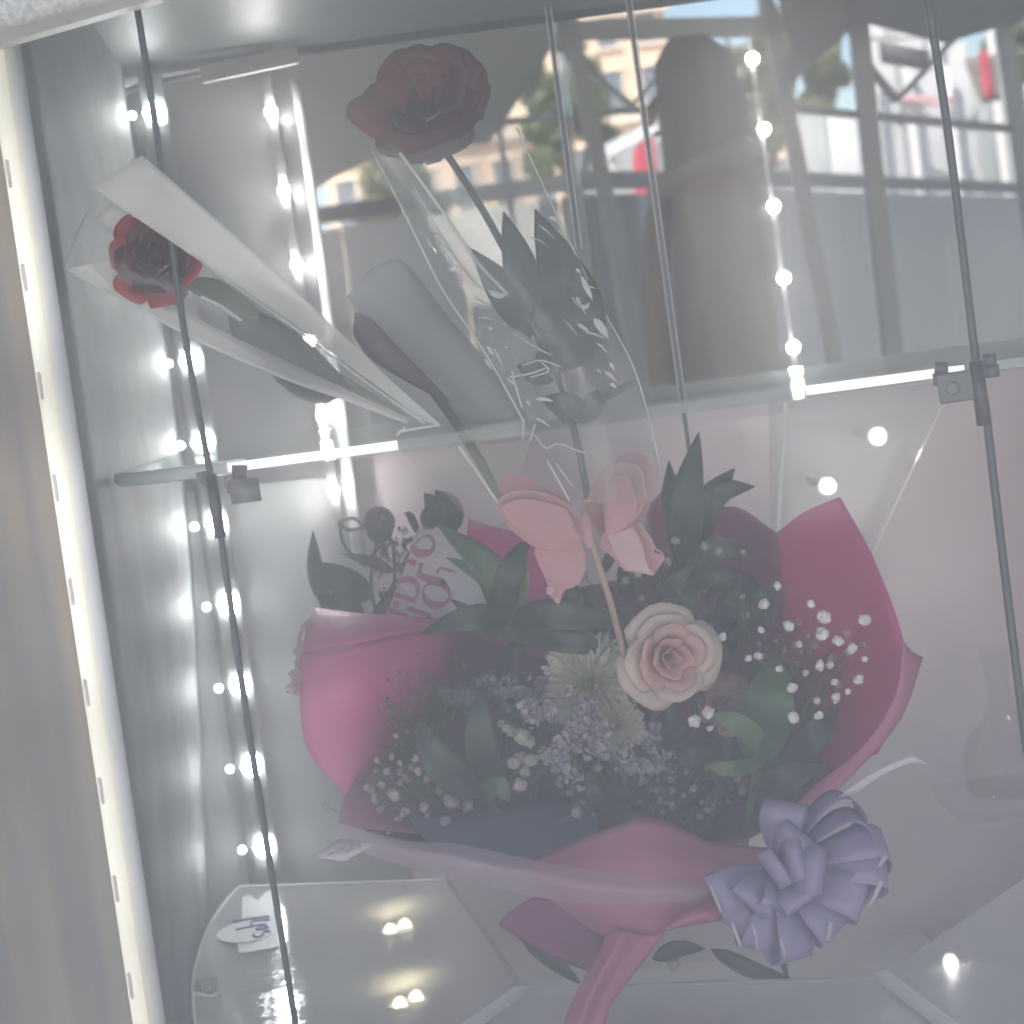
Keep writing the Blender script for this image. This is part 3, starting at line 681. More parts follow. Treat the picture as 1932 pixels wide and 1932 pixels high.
for uu, vv in ((1775, 705), (1866, 690)):
    o = MB(); o.tube([P(uu, vv - 22, 1.0), P(uu + 1, vv, 1.0)], .0036, 12); o.tube([P(uu + 1, vv - 1, 1.0), P(uu + 3, vv + 22, 1.0)], .0048, 14); o.build("knob", M_clamp, t, True)

# ---- clear upright dividers
def divider(a, bq, y_a, y_b, label):
    t = thing("acrylic_divider", label, "divider", tuple(P(bq[0], bq[1], y_a)), "clear dividers")
    p0 = P(*a, y_a); p1 = P(*bq, y_a); dx = Vector((.018, y_b - y_a, 0))
    b = MB(); w = Vector((.0015, 0, 0))
    b.box8([p0 - w, p0 + w, p0 + w + dx, p0 - w + dx, p1 - w, p1 + w, p1 + w + dx, p1 - w + dx]); b.build("sheet", M_acryl, t)
    for du, m in ((-5, M_seam), (0, M_darkmetal), (6, M_seam)):
        one_bar("edge", P(a[0] + du, a[1], y_a - .003), P(bq[0] + du, bq[1], y_a - .003), (1.6 if m is M_seam else 6) * px(y_a), .002, m, t)
divider((1033, 12), (1092, 470), 1.30, 1.5, "clear upright divider whose edge meets the right side of the sleeve")
divider((1183, -20), (1300, 850), 1.30, 1.5, "clear upright divider edge left of the person")
t = thing("acrylic_divider", "slanted clear divider sheet rising right of the pink paper peak", "divider", tuple(P(1640, 1230, 1.42)), "clear dividers")
patch("sheet", [[(1450, 750, 1.45), (1790, 720, 1.45)], [(1455, 1000, 1.45), (1640, 1060, 1.45)], [(1470, 1240, 1.45), (1700, 1240, 1.45)]], M_acryl, t, 6, 6, .002)
one_bar("edge", P(1482, 760, 1.448), P(1468, 1010, 1.448), 7 * px(1.45), .003, M_seam, t)
one_bar("edge", P(1795, 730, 1.448), P(1625, 1090, 1.448), 2.2 * px(1.45), .002, M_seam, t)

# ---- lower trays
def tray(pts, label, extra=None):
    q = [Pz(u, v, TRAYZ) for u, v in pts]; n = len(q)
    t = thing("tray", label, "tray", tuple(q[0]), "clear trays")
    b = MB(); dz = Vector((0, 0, .005))
    b.add([p - dz for p in q] + q, [tuple(reversed(range(n))), tuple(range(n, 2 * n))] + [(i, (i + 1) % n, n + (i + 1) % n, n + i) for i in range(n)])
    b.build("plate", M_tray, t); return t
cl = [(450, 1675), (430, 1695), (400, 1738), (378, 1790), (364, 1850), (364, 1900), (372, 1960), (372, 2200)]
tr = tray(list(reversed(cl)) + [(840, 1663), (985, 1866), (880, 1945), (700, 2200)], "left clear tray with a handwritten sticker and a small black label")
one_bar("edge", Pz(450, 1675, TRAYZ), Pz(842, 1662, TRAYZ), .0028, .003, M_white2, tr, (0, 1, 0))
one_tube("edge", cr([Pz(u, v, TRAYZ) for u, v in cl[:7]], 30), .0013, M_seam, tr)
one_bar("edge", Pz(842, 1662, TRAYZ), Pz(985, 1866, TRAYZ), .004, .004, M_acryl, tr, (0, 0, 1))
tr2 = tray([(700, 2250), (890, 1942), (990, 1866), (1655, 1846), (1800, 1942), (1960, 2200)], "centre clear tray with lit chamfers painted white under the bouquet")
one_bar("edge", Pz(985, 1866, TRAYZ + .003), Pz(860, 1955, TRAYZ + .003), .008, .004, M_white2, tr2, (0, 0, 1))  # white bars paint the glow of the edge-lit chamfers
one_bar("edge", Pz(1662, 1838, TRAYZ + .003), Pz(1815, 1955, TRAYZ + .003), .008, .004, M_white2, tr2, (0, 0, 1))
one_bar("edge", Pz(1000, 1863, TRAYZ + .001), Pz(1655, 1846, TRAYZ + .001), .0015, .003, M_edge, tr2, (0, 1, 0))
tr3 = tray([(1672, 1834), (1960, 1640), (2150, 1700), (2150, 2150), (1830, 1945)], "right clear tray beyond the ribbon bow")
# stickers
def flat(name, uv, m, parent, z, th=.0004):
    q = [Pz(u, v, z) for u, v in uv]; n = len(q); b = MB(); d = Vector((0, 0, th))
    b.add([p - d for p in q] + q, [tuple(reversed(range(n))), tuple(range(n, 2 * n))] + [(i, (i + 1) % n, n + (i + 1) % n, n + i) for i in range(n)]); return b.build(name, m, parent)
sk = thing("price_sticker", "white torn sticker with 1495 handwritten in blue on the left tray", "sticker", tuple(Pz(480, 1750, TRAYZ + .001)))
zz = lambda x, y: (350.3 + x * .1209, 1664 + y * .1209)
flat("sticker", [zz(880, 230), zz(1000, 200), zz(1120, 290), zz(1230, 180), zz(1330, 120), zz(1390, 330), zz(1450, 900), zz(1430, 1010), zz(950, 1100), zz(830, 1100), zz(810, 960), zz(880, 560)], M_white2, sk, TRAYZ + .0012)
el = [zz(980 + 500 * math.cos(a) * (1 if math.cos(a) < 0 else .8), 770 - 60 * math.cos(a) + 165 * math.sin(a)) for a in [2 * math.pi * k / 28 for k in range(28)]]
flat("sticker", el, M_white2, sk, TRAYZ + .0020)
def strokes(lst, f, m, parent, z, w, nm):
    for s in lst:
        q = [Pz(*f(*p), z) for p in s]; b = MB(); b.tube(cr(q, max(6, len(q) * 3)) if len(q) > 2 else q, w, 5)
        b.build(nm, m, parent, True)
strokes([[(730, 620), (1020, 570), (1310, 535)], [(1310, 585), (1150, 600), (1030, 615), (1030, 690)], [(780, 745), (1000, 700), (1250, 655)],
         [(1100, 745), (1180, 690), (1270, 690), (1270, 720), (1180, 735), (1100, 750)], [(1310, 775), (1230, 770), (1190, 830), (1120, 860), (1055, 835), (1070, 800)]], zz, M_inkb, sk, TRAYZ + .0024, .0009, "pen_stroke")
bk = thing("label_sticker", "small black label reading L205 at the tray's left edge", "sticker", tuple(Pz(388, 1856, TRAYZ + .001)))
flat("label", [zz(130, 1545), zz(490, 1470), zz(510, 1700), zz(390, 1745), zz(130, 1690)], M_black, bk, TRAYZ + .0012)
flat("border", [zz(120, 1700), zz(390, 1750), zz(520, 1702), zz(540, 1740), zz(380, 1800), zz(120, 1760)], M_white2, bk, TRAYZ + .0008)
strokes([[(380, 1552), (260, 1590), (258, 1640)], [(345, 1600), (385, 1610), (385, 1640), (270, 1600), (262, 1655)], [(260, 1670), (320, 1650), (385, 1650), (330, 1685), (262, 1690)], [(385, 1705), (385, 1680), (330, 1680), (320, 1710), (260, 1715)]], zz, M_white2, bk, TRAYZ + .0022, .00042, "digit")

for (u, v), lab in (((752, 1762), "warm glowing pair added for a reflection in the left tray, the farther one"), ((772, 1902), "warm glowing pair added for a reflection in the left tray, the nearer one")):
    c = Pz(u, v, TRAYZ - .02); t = thing("tray_reflection", lab, "light", tuple(c), "pairs added for tray reflections")
    b = MB(); b.disc(c, (0, 0, 1), .014, .004, 20); b.build("spot_rim", M_white2, t)
    for dx, dy in ((-.005, -.004), (.005, .004)):
        b = MB(); b.disc(c + Vector((dx, dy, .005)), EYE - c, .0045, .002, 14, .001); b.build("led_lens_or_reflection", M_trayrefl, t, True)  # reflections in the tray built as small glowing discs added below it
    one_tube("stalk", [c, Vector((c.x, c.y, FLOORZ))], .004, M_clamp, t)
vs_ = thing("vase", "smoky glass bottle vase standing at the far right of the lower case", "vase", tuple(P(1905, 1490, 1.50)))
cv = P(1905, 1490, 1.50)
prof = [(.0, 0), (.030, 0), (.034, .006), (.034, .03), (.028, .045), (.014, .058), (.009, .075), (.009, .10), (.012, .112), (.013, .116)]
b = MB(); ns = 24
b.add([cv + Vector((r * math.cos(2 * math.pi * k / ns), r * math.sin(2 * math.pi * k / ns), h)) for r, h in prof for k in range(ns)],
      [(i * ns + k, i * ns + (k + 1) % ns, (i + 1) * ns + (k + 1) % ns, (i + 1) * ns + k) for i in range(len(prof) - 1) for k in range(ns)])
b.build("body", clear("smoky_glass", (.955, .95, .955), .02, .15, milk=.02, milkcol=(.4, .38, .4)), vs_, True)
b = MB(); b.box8([cv + Vector((x, y, z)) for z in (-.012, -.001) for x, y in ((-.05, -.04), (.06, -.04), (.06, .05), (-.05, .05))]); b.build("stand", M_acryl, vs_)
# ================================================================== flowers
def basis(ax):
    ax = Vector(ax).normalized(); x = ax.orthogonal().normalized(); return x, ax.cross(x).normalized(), ax
def rose(parent, c, axis, Rr_, mats, layers=None, seed=0, name="petal", open_=1.0, hscale=1.0):
    rnd = random.Random(seed); X, Y_, A = basis(axis); c = Vector(c)
    layers = layers or [(3, .10, .20, .95, 1.1), (4, .20, .34, .98, .95), (5, .36, .55, .92, .80), (5, .52, .80, .80, .72), (6, .66, 1.0, .58, .66)]
    for li, (cnt, r0, r1, h, half) in enumerate(layers):
        for k in range(cnt):
            ph0 = 2 * math.pi * (k + .5 * (li % 2)) / cnt + rnd.uniform(-.2, .2)
            hh = h * rnd.uniform(.9, 1.08) * Rr_ * hscale; vs = []; fs = []; ns, nt = 8, 7
            curl = (.05 + .10 * li) * rnd.uniform(.6, 1.3) * open_
            for j in range(nt):
                t = j / (nt - 1)
                for i in range(ns):
                    s = -1 + 2 * i / (ns - 1)
                    wd = half * math.sin(math.pi * min(1, .18 + t * .62)) ** .8
                    fa = ph0 + s * wd
                    rr = (r0 * .35 + (r1 - r0 * .35) * (t ** .75) - .10 * li * 0) * (1 - .06 * s * s * t)
                    rr += curl * max(0, t - .65) ** 1.4 * 2.2 + .02 * math.sin(s * 5 + k * 2 + li) * t
                    z = hh * (t - .22 * t * t * s * s * 1.3) - max(0, t - .75) * curl * .9 * Rr_
                    z += .02 * Rr_ * math.sin(3 * s + 1.7 * k) * t
                    vs.append(c + (X * math.cos(fa) + Y_ * math.sin(fa)) * rr * Rr_ + A * (z - .35 * Rr_ * hscale))
            for j in range(nt - 1):
                for i in range(ns - 1): fs.append((j * ns + i, j * ns + i + 1, (j + 1) * ns + i + 1, (j + 1) * ns + i))
            mesh(name, vs, fs, mats(li), parent, True, thick=.0006)

# --- red rose in the clear sleeve
Y1 = 1.0
r1 = thing("wrapped_rose", "large dark red rose in a clear cellophane sleeve at the top", "rose", tuple(P(1150, 940, Y1)), "single wrapped roses")
cR = P(803, 196, Y1 - .004); axR = (P(770, 150, .90) - P(860, 330, 1.02))
rose(r1, cR, Vector((-.15, -1, .42)), 112 * px(Y1), lambda l: M_red if l < 5 else M_redr, seed=3, hscale=.8, open_=.5, layers=[(3, .10, .24, .98, 1.15), (4, .26, .44, 1.0, .95), (5, .44, .68, .96, .82), (5, .60, .88, .84, .74), (6, .68, 1.0, .58, .68)])
for k, rows in enumerate([[[(655, 222, .975), (660, 192, .972), (705, 172, .985)], [(690, 252, .966), (706, 230, .964), (722, 205, .975)], [(755, 286, .965), (758, 270, .962), (752, 250, .970)]],
             [[(700, 246, .966), (790, 250, .956), (906, 214, .972)], [(725, 270, .964), (790, 272, .955), (890, 243, .970)], [(755, 286, .966), (785, 288, .960), (850, 266, .970)]],
             [[(880, 100, 1.0), (915, 130, .998), (922, 182, 1.0)], [(860, 140, .998), (890, 170, .99), (905, 222, .998)], [(830, 200, .995), (850, 215, .99), (880, 242, .998)]],
             [[(730, 130, 1.0), (781, 84, .997), (840, 98, .998), (886, 100, 1.0)], [(720, 170, .998), (780, 140, .99), (840, 140, .99), (880, 140, .998)], [(740, 210, .995), (790, 190, .99), (830, 190, .99), (860, 200, .995)]],
             [[(672, 205, .995), (715, 150, .99), (760, 118, .995)], [(700, 215, .99), (735, 180, .983), (775, 150, .99)], [(735, 225, .99), (765, 205, .985), (790, 180, .99)]]]):
    patch("petal", rows, (M_redo, M_red, M_redo, M_redr, M_redo)[k], r1, 9, 8, .0008, .002, 60, seed=k)
one_tube("stem", cr(PP((830, 270, 1.02), (930, 430, 1.02), (1020, 620, 1.02), (1080, 800, 1.02), (1110, 940, 1.03)), 20), .0020, M_leafd, r1)
for k in range(5):
    a = R(72 * k); q = P(815 + 30 * math.cos(a), 275 + 20 * math.sin(a), 1.015)
    leaf("sepal", [P(818, 282, 1.015), q, P(815 + 52 * math.cos(a), 262 + 44 * math.sin(a), 1.02)], .010, M_leaf, r1)
for (pts, w) in [([(1000, 640, 1.02), (985, 520, 1.0), (950, 400, 1.01)], 70), ([(1020, 660, 1.02), (1060, 540, 1.0), (1010, 395, 1.01)], 95), ([(1060, 700, 1.02), (1105, 600, .995), (1078, 470, 1.01)], 80), ([(1010, 620, 1.02), (960, 560, 1.0), (890, 470, 1.01)], 70), ([(1085, 800, 1.03), (1075, 770, 1.0), (1020, 752, 1.01)], 60), ([(1080, 790, 1.03), (1120, 762, 1.0), (1125, 735, 1.01)], 48), ([(1115, 760, 1.02), (1160, 740, 1.01), (1202, 716, 1.01)], 16), ([(1060, 650, 1.03), (1020, 700, 1.02), (975, 690, 1.02)], 60)]:
    leaf("leaf", PP(*pts), w * px(Y1), M_leafd, r1, fold=.3)
patch("sleeve", [[(690, 240, 1.0), (800, 250, .965), (975, 236, 1.0)], [(755, 400, 1.0), (880, 400, .955), (1045, 400, 1.0)], [(850, 570, 1.0), (990, 560, .955), (1125, 560, 1.0)], [(950, 720, 1.0), (1090, 700, .96), (1205, 720, 1.0)], [(1010, 840, 1.0), (1130, 830, .97), (1238, 860, 1.0)], [(1078, 946, 1.0), (1140, 950, .985), (1240, 950, 1.0)]], M_film, r1, 18, 26, 0, .007, 26, seed=2)
patch("sleeve", [[(700, 280, 1.03), (800, 290, 1.05), (975, 240, 1.02)], [(850, 570, 1.03), (990, 560, 1.06), (1125, 560, 1.03)], [(1010, 840, 1.02), (1130, 830, 1.04), (1238, 860, 1.02)]], M_film, r1, 12, 18, 0, .006, 26, seed=5)
patch("sleeve_flap", [[(640, 215, .985), (700, 270, .965), (752, 290, .962)], [(740, 370, .975), (800, 400, .955), (850, 420, .955)], [(860, 530, .985), (910, 545, .955), (958, 556, .955)]], M_film, r1, 8, 14, 0, .004, 30, seed=9)
def seam(pts, r, parent, m=None): return one_tube("fold", cr(PP(*pts), max(10, len(pts) * 6)), r, m or M_seam, parent, 6)  # white lines paint the film's edge highlights onto its folds
seam([(700, 282, .985), (748, 372, .98), (800, 478, .98), (840, 555, .98), (905, 650, .985), (950, 725, .985), (988, 795, .985)], .0006, r1)
seam([(754, 288, .958), (800, 350, .955), (862, 438, .952), (900, 495, .953), (938, 535, .955), (957, 556, .958)], .0008, r1)
seam([(975, 240, 1.0), (1020, 340, .998), (1062, 430, .998), (1130, 570, .998), (1200, 705, .998), (1246, 880, .998)], .0004, r1)
seam([(988, 795, .985), (986, 830, .985)], .0005, r1); seam([(1010, 800, .985), (1000, 832, .985)], .0004, r1)
seam([(968, 628, .965), (1010, 655, .962), (1040, 670, .964)], .0004, r1); seam([(985, 690, .96), (1020, 680, .958), (1058, 692, .96)], .0004, r1); seam([(960, 712, .965), (1000, 705, .96), (1030, 695, .962)], .0005, r1); seam([(1020, 682, .96), (1035, 700, .96), (1000, 712, .962)], .0004, r1)
seam([(1008, 820, .975), (1030, 845, .972), (1055, 838, .972), (1105, 856, .974)], .0004, r1); seam([(1032, 868, .975), (1055, 910, .973), (1074, 944, .975)], .0006, r1); seam([(1050, 875, .975), (1080, 918, .975)], .0004, r1)
seam([(865, 842, .985), (900, 890, .985), (940, 950, .985)], .0009, r1); seam([(965, 700, .97), (975, 735, .968), (985, 770, .97)], .0006, r1); seam([(780, 350, .97), (825, 430, .97), (880, 515, .972), (906, 540, .972)], .0003, r1)
def glint(pts, w): # glints on the film, put in as white flakes
    leaf("glint_flake", PP(*pts), w, M_seam, r1, fold=.4, n=6)
glint([(1096, 520, .965), (1108, 545, .963), (1118, 566, .965)], .0026); glint([(1120, 600, .965), (1136, 620, .962), (1148, 640, .965)], .0040); glint([(920, 548, .957), (940, 558, .956), (956, 556, .957)], .003); glint([(1098, 575, .965), (1106, 580, .964), (1112, 570, .965)], .002)

rnd = random.Random(31)
LE = cr(PP((760, 400, .975), (850, 560, .975), (950, 720, .972), (1010, 830, .975)), 40); RE = cr(PP((1040, 400, .978), (1100, 540, .968), (1150, 640, .965), (1200, 740, .972)), 40)
for k in range(34):
    L_ = LE if rnd.random() < .55 else RE; p = L_[rnd.randrange(40)] + Vector((rnd.uniform(-.004, .016) * (1 if L_ is LE else -1), rnd.uniform(-.004, 0), rnd.uniform(-.006, .006)))
    d = Vector((rnd.uniform(.2, 1), 0, rnd.uniform(-1, -.1))).normalized() * rnd.uniform(.002, .011)
    leaf("glint_flake", [p, p + d * .5 + Vector((0, -.001, .0006)), p + d], rnd.uniform(.0005, .0018), M_seam, r1, fold=.4, n=5)  # white flakes scattered as painted highlights along the sleeve edges
# --- rose in white paper, left
Y2 = 1.0
r2 = thing("wrapped_rose", "small red rose wrapped in white paper and film behind the left rod", "rose", tuple(P(790, 800, Y2)), "single wrapped roses")
rose(r2, P(296, 492, .966), (P(255, 415, .94) - P(320, 540, 1.0)) + Vector((0, -.03, 0)), 78 * px(Y2), lambda l: M_red if l < 4 else M_redb, seed=5, open_=.8)
leaf("petal", PP((262, 470, .99), (238, 440, .985), (246, 402, .985)), 48 * px(Y2), M_redb, r2, fold=-.3)
leaf("petal", PP((230, 500, .99), (240, 540, .985), (330, 555, .99)), 40 * px(Y2), M_redb, r2, fold=-.3)
one_tube("stem", cr(PP((345, 528, 1.0), (450, 590, 1.0), (600, 690, 1.0), (760, 790, 1.01)), 14), .0032, M_stem, r2)
leaf("leaf", PP((360, 530, 1.0), (430, 560, .985), (520, 620, .99)), 40 * px(Y2), M_leafl, r2)
leaf("leaf", PP((430, 600, .995), (540, 660, .985), (690, 762, 1.0)), 78 * px(Y2), M_leafd, r2, peak=.35)
leaf("leaf", PP((640, 750, 1.0), (560, 720, .99), (470, 640, .99)), 50 * px(Y2), M_leafd, r2)
patch("paper", [[(176, 353, .945), (225, 322, .942), (268, 293, .944)], [(222, 388, .942), (270, 350, .940), (312, 330, .943)], [(300, 440, .943), (370, 420, .942), (425, 428, .947)], [(420, 522, .953), (500, 535, .952), (570, 560, .956)], [(620, 660, .985), (680, 680, .985), (740, 720, .99)], [(800, 796, .995), (812, 798, .995), (832, 802, .995)]], M_tissue, r2, 9, 20, .0003, .0008, 25, sharp=True)
patch("paper", [[(178, 416, .99), (208, 379, .99)], [(226, 450, .99), (262, 410, .99)]], M_tissue, r2, 4, 4, .0003)
patch("sleeve", [[(122, 508, .975), (180, 470, .965), (240, 450, .98)], [(230, 562, .97), (300, 530, .955), (400, 500, .98)], [(350, 628, .97), (450, 590, .955), (540, 610, .98)], [(560, 720, .975), (640, 710, .965), (690, 720, .985)], [(765, 796, .99), (790, 798, .985), (810, 800, .99)]], M_filmw, r2, 12, 20, 0, .004, 25, seed=4)
patch("sleeve", [[(122, 508, 1.01), (165, 400, 1.02), (270, 300, 1.02)], [(350, 628, 1.02), (450, 560, 1.05), (560, 600, 1.02)], [(765, 796, 1.0), (790, 798, 1.01), (810, 800, 1.0)]], M_film, r2, 10, 16, 0, .004, 25, seed=6)
patch("sleeve_hem", [[(124, 508, .968), (160, 500, .966), (200, 492, .968)], [(235, 563, .968), (262, 556, .964), (285, 550, .967)], [(350, 629, .968), (374, 619, .963), (394, 612, .966)], [(560, 721, .974), (578, 712, .970), (592, 706, .973)], [(765, 796, .986), (772, 794, .986), (780, 793, .986)]], M_tissue, r2, 6, 18, 0, .002, 25)
seam([(122, 509, .974), (230, 564, .969), (350, 630, .968), (450, 676, .97), (560, 722, .974), (660, 756, .98), (768, 798, .99)], .0009, r2)
seam([(375, 490, .965), (430, 530, .965), (560, 622, .968), (690, 720, .975), (800, 798, .985)], .0007, r2)
seam([(122, 508, .976), (140, 455, .985), (165, 400, 1.0)], .0003, r2); seam([(380, 560, .957), (420, 580, .955), (455, 605, .957)], .0008, r2)
seam([(750, 815, .985), (790, 808, .985), (830, 802, .985)], .0007, r2); seam([(748, 822, .985), (765, 806, .985)], .0006, r2)

# --- the roses' shadow on the back panel, built as a grey paper roll
r3 = thing("wrapped_rose", "grey paper roll added for the shadow of the roses, between the two roses", "rose", tuple(P(900, 780, 1.12)), "single wrapped roses")  # added in place of the shadow of the roses on the back panel
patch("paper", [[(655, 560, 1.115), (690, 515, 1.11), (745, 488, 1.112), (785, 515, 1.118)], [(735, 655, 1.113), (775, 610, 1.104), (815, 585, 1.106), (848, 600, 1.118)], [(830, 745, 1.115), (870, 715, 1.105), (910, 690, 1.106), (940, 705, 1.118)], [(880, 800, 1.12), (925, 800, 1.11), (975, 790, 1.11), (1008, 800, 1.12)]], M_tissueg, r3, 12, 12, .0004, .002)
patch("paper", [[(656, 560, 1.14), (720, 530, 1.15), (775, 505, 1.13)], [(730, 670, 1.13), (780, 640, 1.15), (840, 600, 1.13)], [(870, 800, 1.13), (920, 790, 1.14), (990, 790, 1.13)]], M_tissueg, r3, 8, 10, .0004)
leaf("petal", PP((670, 588, 1.10), (720, 660, 1.09), (850, 760, 1.10)), 52 * px(1.1), mat("plum_shadow", (.10, .06, .08), .6, var=.2), r3, fold=-.3)
leaf("petal", PP((672, 600, 1.105), (700, 640, 1.1), (760, 690, 1.105)), 46 * px(1.1), MATS["plum_shadow"], r3, fold=-.3)
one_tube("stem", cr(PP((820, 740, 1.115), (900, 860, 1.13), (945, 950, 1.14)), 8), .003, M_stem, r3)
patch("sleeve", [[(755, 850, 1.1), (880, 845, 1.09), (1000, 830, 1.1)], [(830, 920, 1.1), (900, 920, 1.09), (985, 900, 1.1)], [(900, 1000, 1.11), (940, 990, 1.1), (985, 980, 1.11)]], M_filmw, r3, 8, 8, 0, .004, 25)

# ================================================================== the large bouquet
WR = thing("bouquet_wrap", "crumpled pink and magenta paper wrap around the large mixed bouquet", "wrapping paper", tuple(P(1180, 1800, 1.1)))
# inner dark lining, a shallow bowl
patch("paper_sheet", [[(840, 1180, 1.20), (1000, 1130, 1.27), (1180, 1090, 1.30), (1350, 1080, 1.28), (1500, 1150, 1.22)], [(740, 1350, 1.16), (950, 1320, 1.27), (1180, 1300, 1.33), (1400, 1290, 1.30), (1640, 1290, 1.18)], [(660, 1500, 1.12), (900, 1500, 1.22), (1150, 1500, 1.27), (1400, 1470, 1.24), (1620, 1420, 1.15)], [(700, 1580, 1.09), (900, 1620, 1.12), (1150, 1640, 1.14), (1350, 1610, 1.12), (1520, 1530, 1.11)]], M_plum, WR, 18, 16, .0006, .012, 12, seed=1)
# left sheets
patch("paper_sheet", [[(590, 1146, 1.15), (660, 1155, 1.155), (735, 1162, 1.16), (862, 1168, 1.19)], [(578, 1190, 1.12), (660, 1180, 1.12), (735, 1178, 1.13), (855, 1180, 1.17)], [(570, 1234, 1.10), (660, 1216, 1.10), (735, 1200, 1.11), (845, 1178, 1.16)]], M_pink, WR, 12, 6, .0006, .002, 10)
patch("paper_sheet", [[(568, 1233, 1.098), (660, 1214, 1.10), (760, 1192, 1.13), (858, 1168, 1.18)], [(566, 1330, 1.08), (660, 1300, 1.08), (760, 1280, 1.11), (848, 1265, 1.17)], [(582, 1420, 1.08), (660, 1400, 1.09), (740, 1370, 1.12), (800, 1360, 1.16)], [(652, 1502, 1.085), (670, 1470, 1.09), (700, 1440, 1.11), (730, 1425, 1.14)]], M_pink, WR, 14, 14, .0006, .004, 10, seed=3)
patch("paper_sheet", [[(700, 1422, 1.12), (760, 1440, 1.15), (820, 1400, 1.19)], [(652, 1500, 1.085), (740, 1500, 1.12), (830, 1500, 1.17)], [(638, 1562, 1.08), (760, 1570, 1.09), (860, 1575, 1.12)]], mat("dusky_pink_paper", (.36, .10, .20), .6, var=.08, vscale=9, tlu=.15), WR, 10, 10, .0006, .004, 12)
# back sheets
patch("paper_sheet", [[(885, 978, 1.24), (935, 995, 1.25), (1010, 1012, 1.25)], [(870, 1080, 1.24), (960, 1090, 1.26), (1080, 1110, 1.26)], [(860, 1180, 1.22), (980, 1230, 1.25), (1100, 1260, 1.26)]], M_pink, WR, 8, 8, .0006, .004, 12, seed=8)
patch("paper_sheet", [[(1215, 960, 1.26), (1250, 925, 1.25), (1290, 880, 1.26)], [(1220, 1010, 1.26), (1260, 1000, 1.25), (1300, 980, 1.26)], [(1230, 1090, 1.27), (1270, 1080, 1.26), (1310, 1080, 1.27)]], mat("rose_paper", (.48, .16, .24), .6, tlu=.2), WR, 6, 8, .0006, .003, 12)
# right sheets
patch("paper_sheet", [[(1250, 1010, 1.27), (1375, 955, 1.25), (1466, 1006, 1.20)], [(1260, 1090, 1.28), (1370, 1060, 1.27), (1476, 1080, 1.21)], [(1280, 1240, 1.29), (1380, 1220, 1.27), (1490, 1250, 1.21)]], mat("dark_magenta_paper", (.42, .10, .25), .6, var=.1, vscale=9, tlu=.12), WR, 10, 10, .0006, .005, 11, seed=12)
patch("paper_sheet", [[(1466, 1006, 1.20), (1520, 966, 1.16), (1586, 938, 1.13)], [(1470, 1080, 1.21), (1560, 1050, 1.16), (1652, 1058, 1.10)], [(1480, 1180, 1.21), (1600, 1160, 1.15), (1704, 1204, 1.08)], [(1500, 1330, 1.20), (1610, 1320, 1.14), (1708, 1318, 1.085)], [(1530, 1470, 1.17), (1600, 1440, 1.13), (1658, 1424, 1.09)]], M_mag, WR, 14, 18, .0006, .006, 11, seed=14)
patch("paper_sheet", [[(1706, 1212, 1.075), (1722, 1230, 1.08), (1742, 1240, 1.09)], [(1690, 1310, 1.07), (1700, 1330, 1.07), (1712, 1330, 1.08)], [(1630, 1405, 1.06), (1650, 1410, 1.06), (1682, 1380, 1.07)], [(1540, 1480, 1.05), (1570, 1490, 1.045), (1600, 1470, 1.06)], [(1505, 1515, 1.05), (1530, 1540, 1.045), (1540, 1530, 1.06)]], mat("rim_pink_paper", (.72, .23, .40), .42, var=.1, vscale=14, bump=.6, bscale=40, tlu=.3), WR, 8, 18, .0006, .003, 12)
# front sheets
patch("paper_sheet", [[(1005, 1620, 1.06), (1100, 1580, 1.052), (1205, 1540, 1.056), (1250, 1545, 1.06), (1340, 1590, 1.054), (1460, 1602, 1.062)], [(1000, 1650, 1.045), (1100, 1640, 1.036), (1205, 1620, 1.040), (1262, 1625, 1.033), (1350, 1640, 1.038), (1440, 1650, 1.05)], [(1040, 1700, 1.05), (1120, 1720, 1.036), (1190, 1725, 1.040), (1250, 1715, 1.030), (1320, 1690, 1.036), (1390, 1675, 1.05)], [(1120, 1760, 1.06), (1165, 1775, 1.05), (1200, 1778, 1.052), (1240, 1765, 1.045), (1280, 1740, 1.05), (1330, 1712, 1.058)]], mat("front_pink_paper", (.66, .23, .37), .42, var=.12, vscale=14, bump=.6, bscale=40, tlu=.25), WR, 24, 14, .0006, .003, 26, seed=21, sharp=True)
patch("ribbon_band", [[(640, 1553, 1.06), (632, 1566, 1.06), (618, 1580, 1.06)], [(760, 1585, 1.05), (745, 1605, 1.045), (730, 1625, 1.05)], [(870, 1592, 1.04), (860, 1625, 1.03), (850, 1650, 1.04)], [(1020, 1625, 1.02), (1005, 1655, 1.01), (1000, 1690, 1.02)], [(1150, 1645, 1.01), (1145, 1680, 1.0), (1140, 1705, 1.01)], [(1345, 1672, 1.01), (1335, 1685, 1.005), (1325, 1700, 1.01)]], M_lilacfilm, WR, 8, 26, 0, .003, 16)
patch("paper_tail", [[(940, 1745, 1.08), (960, 1720, 1.08), (1010, 1690, 1.07)], [(1030, 1800, 1.09), (1050, 1770, 1.08), (1075, 1710, 1.06)], [(1122, 1838, 1.10), (1140, 1800, 1.09), (1150, 1745, 1.06)]], mat("mauve_paper", (.36, .10, .24), .55, var=.08, vscale=9, tlu=.15), WR, 8, 10, .0006, .003, 14)
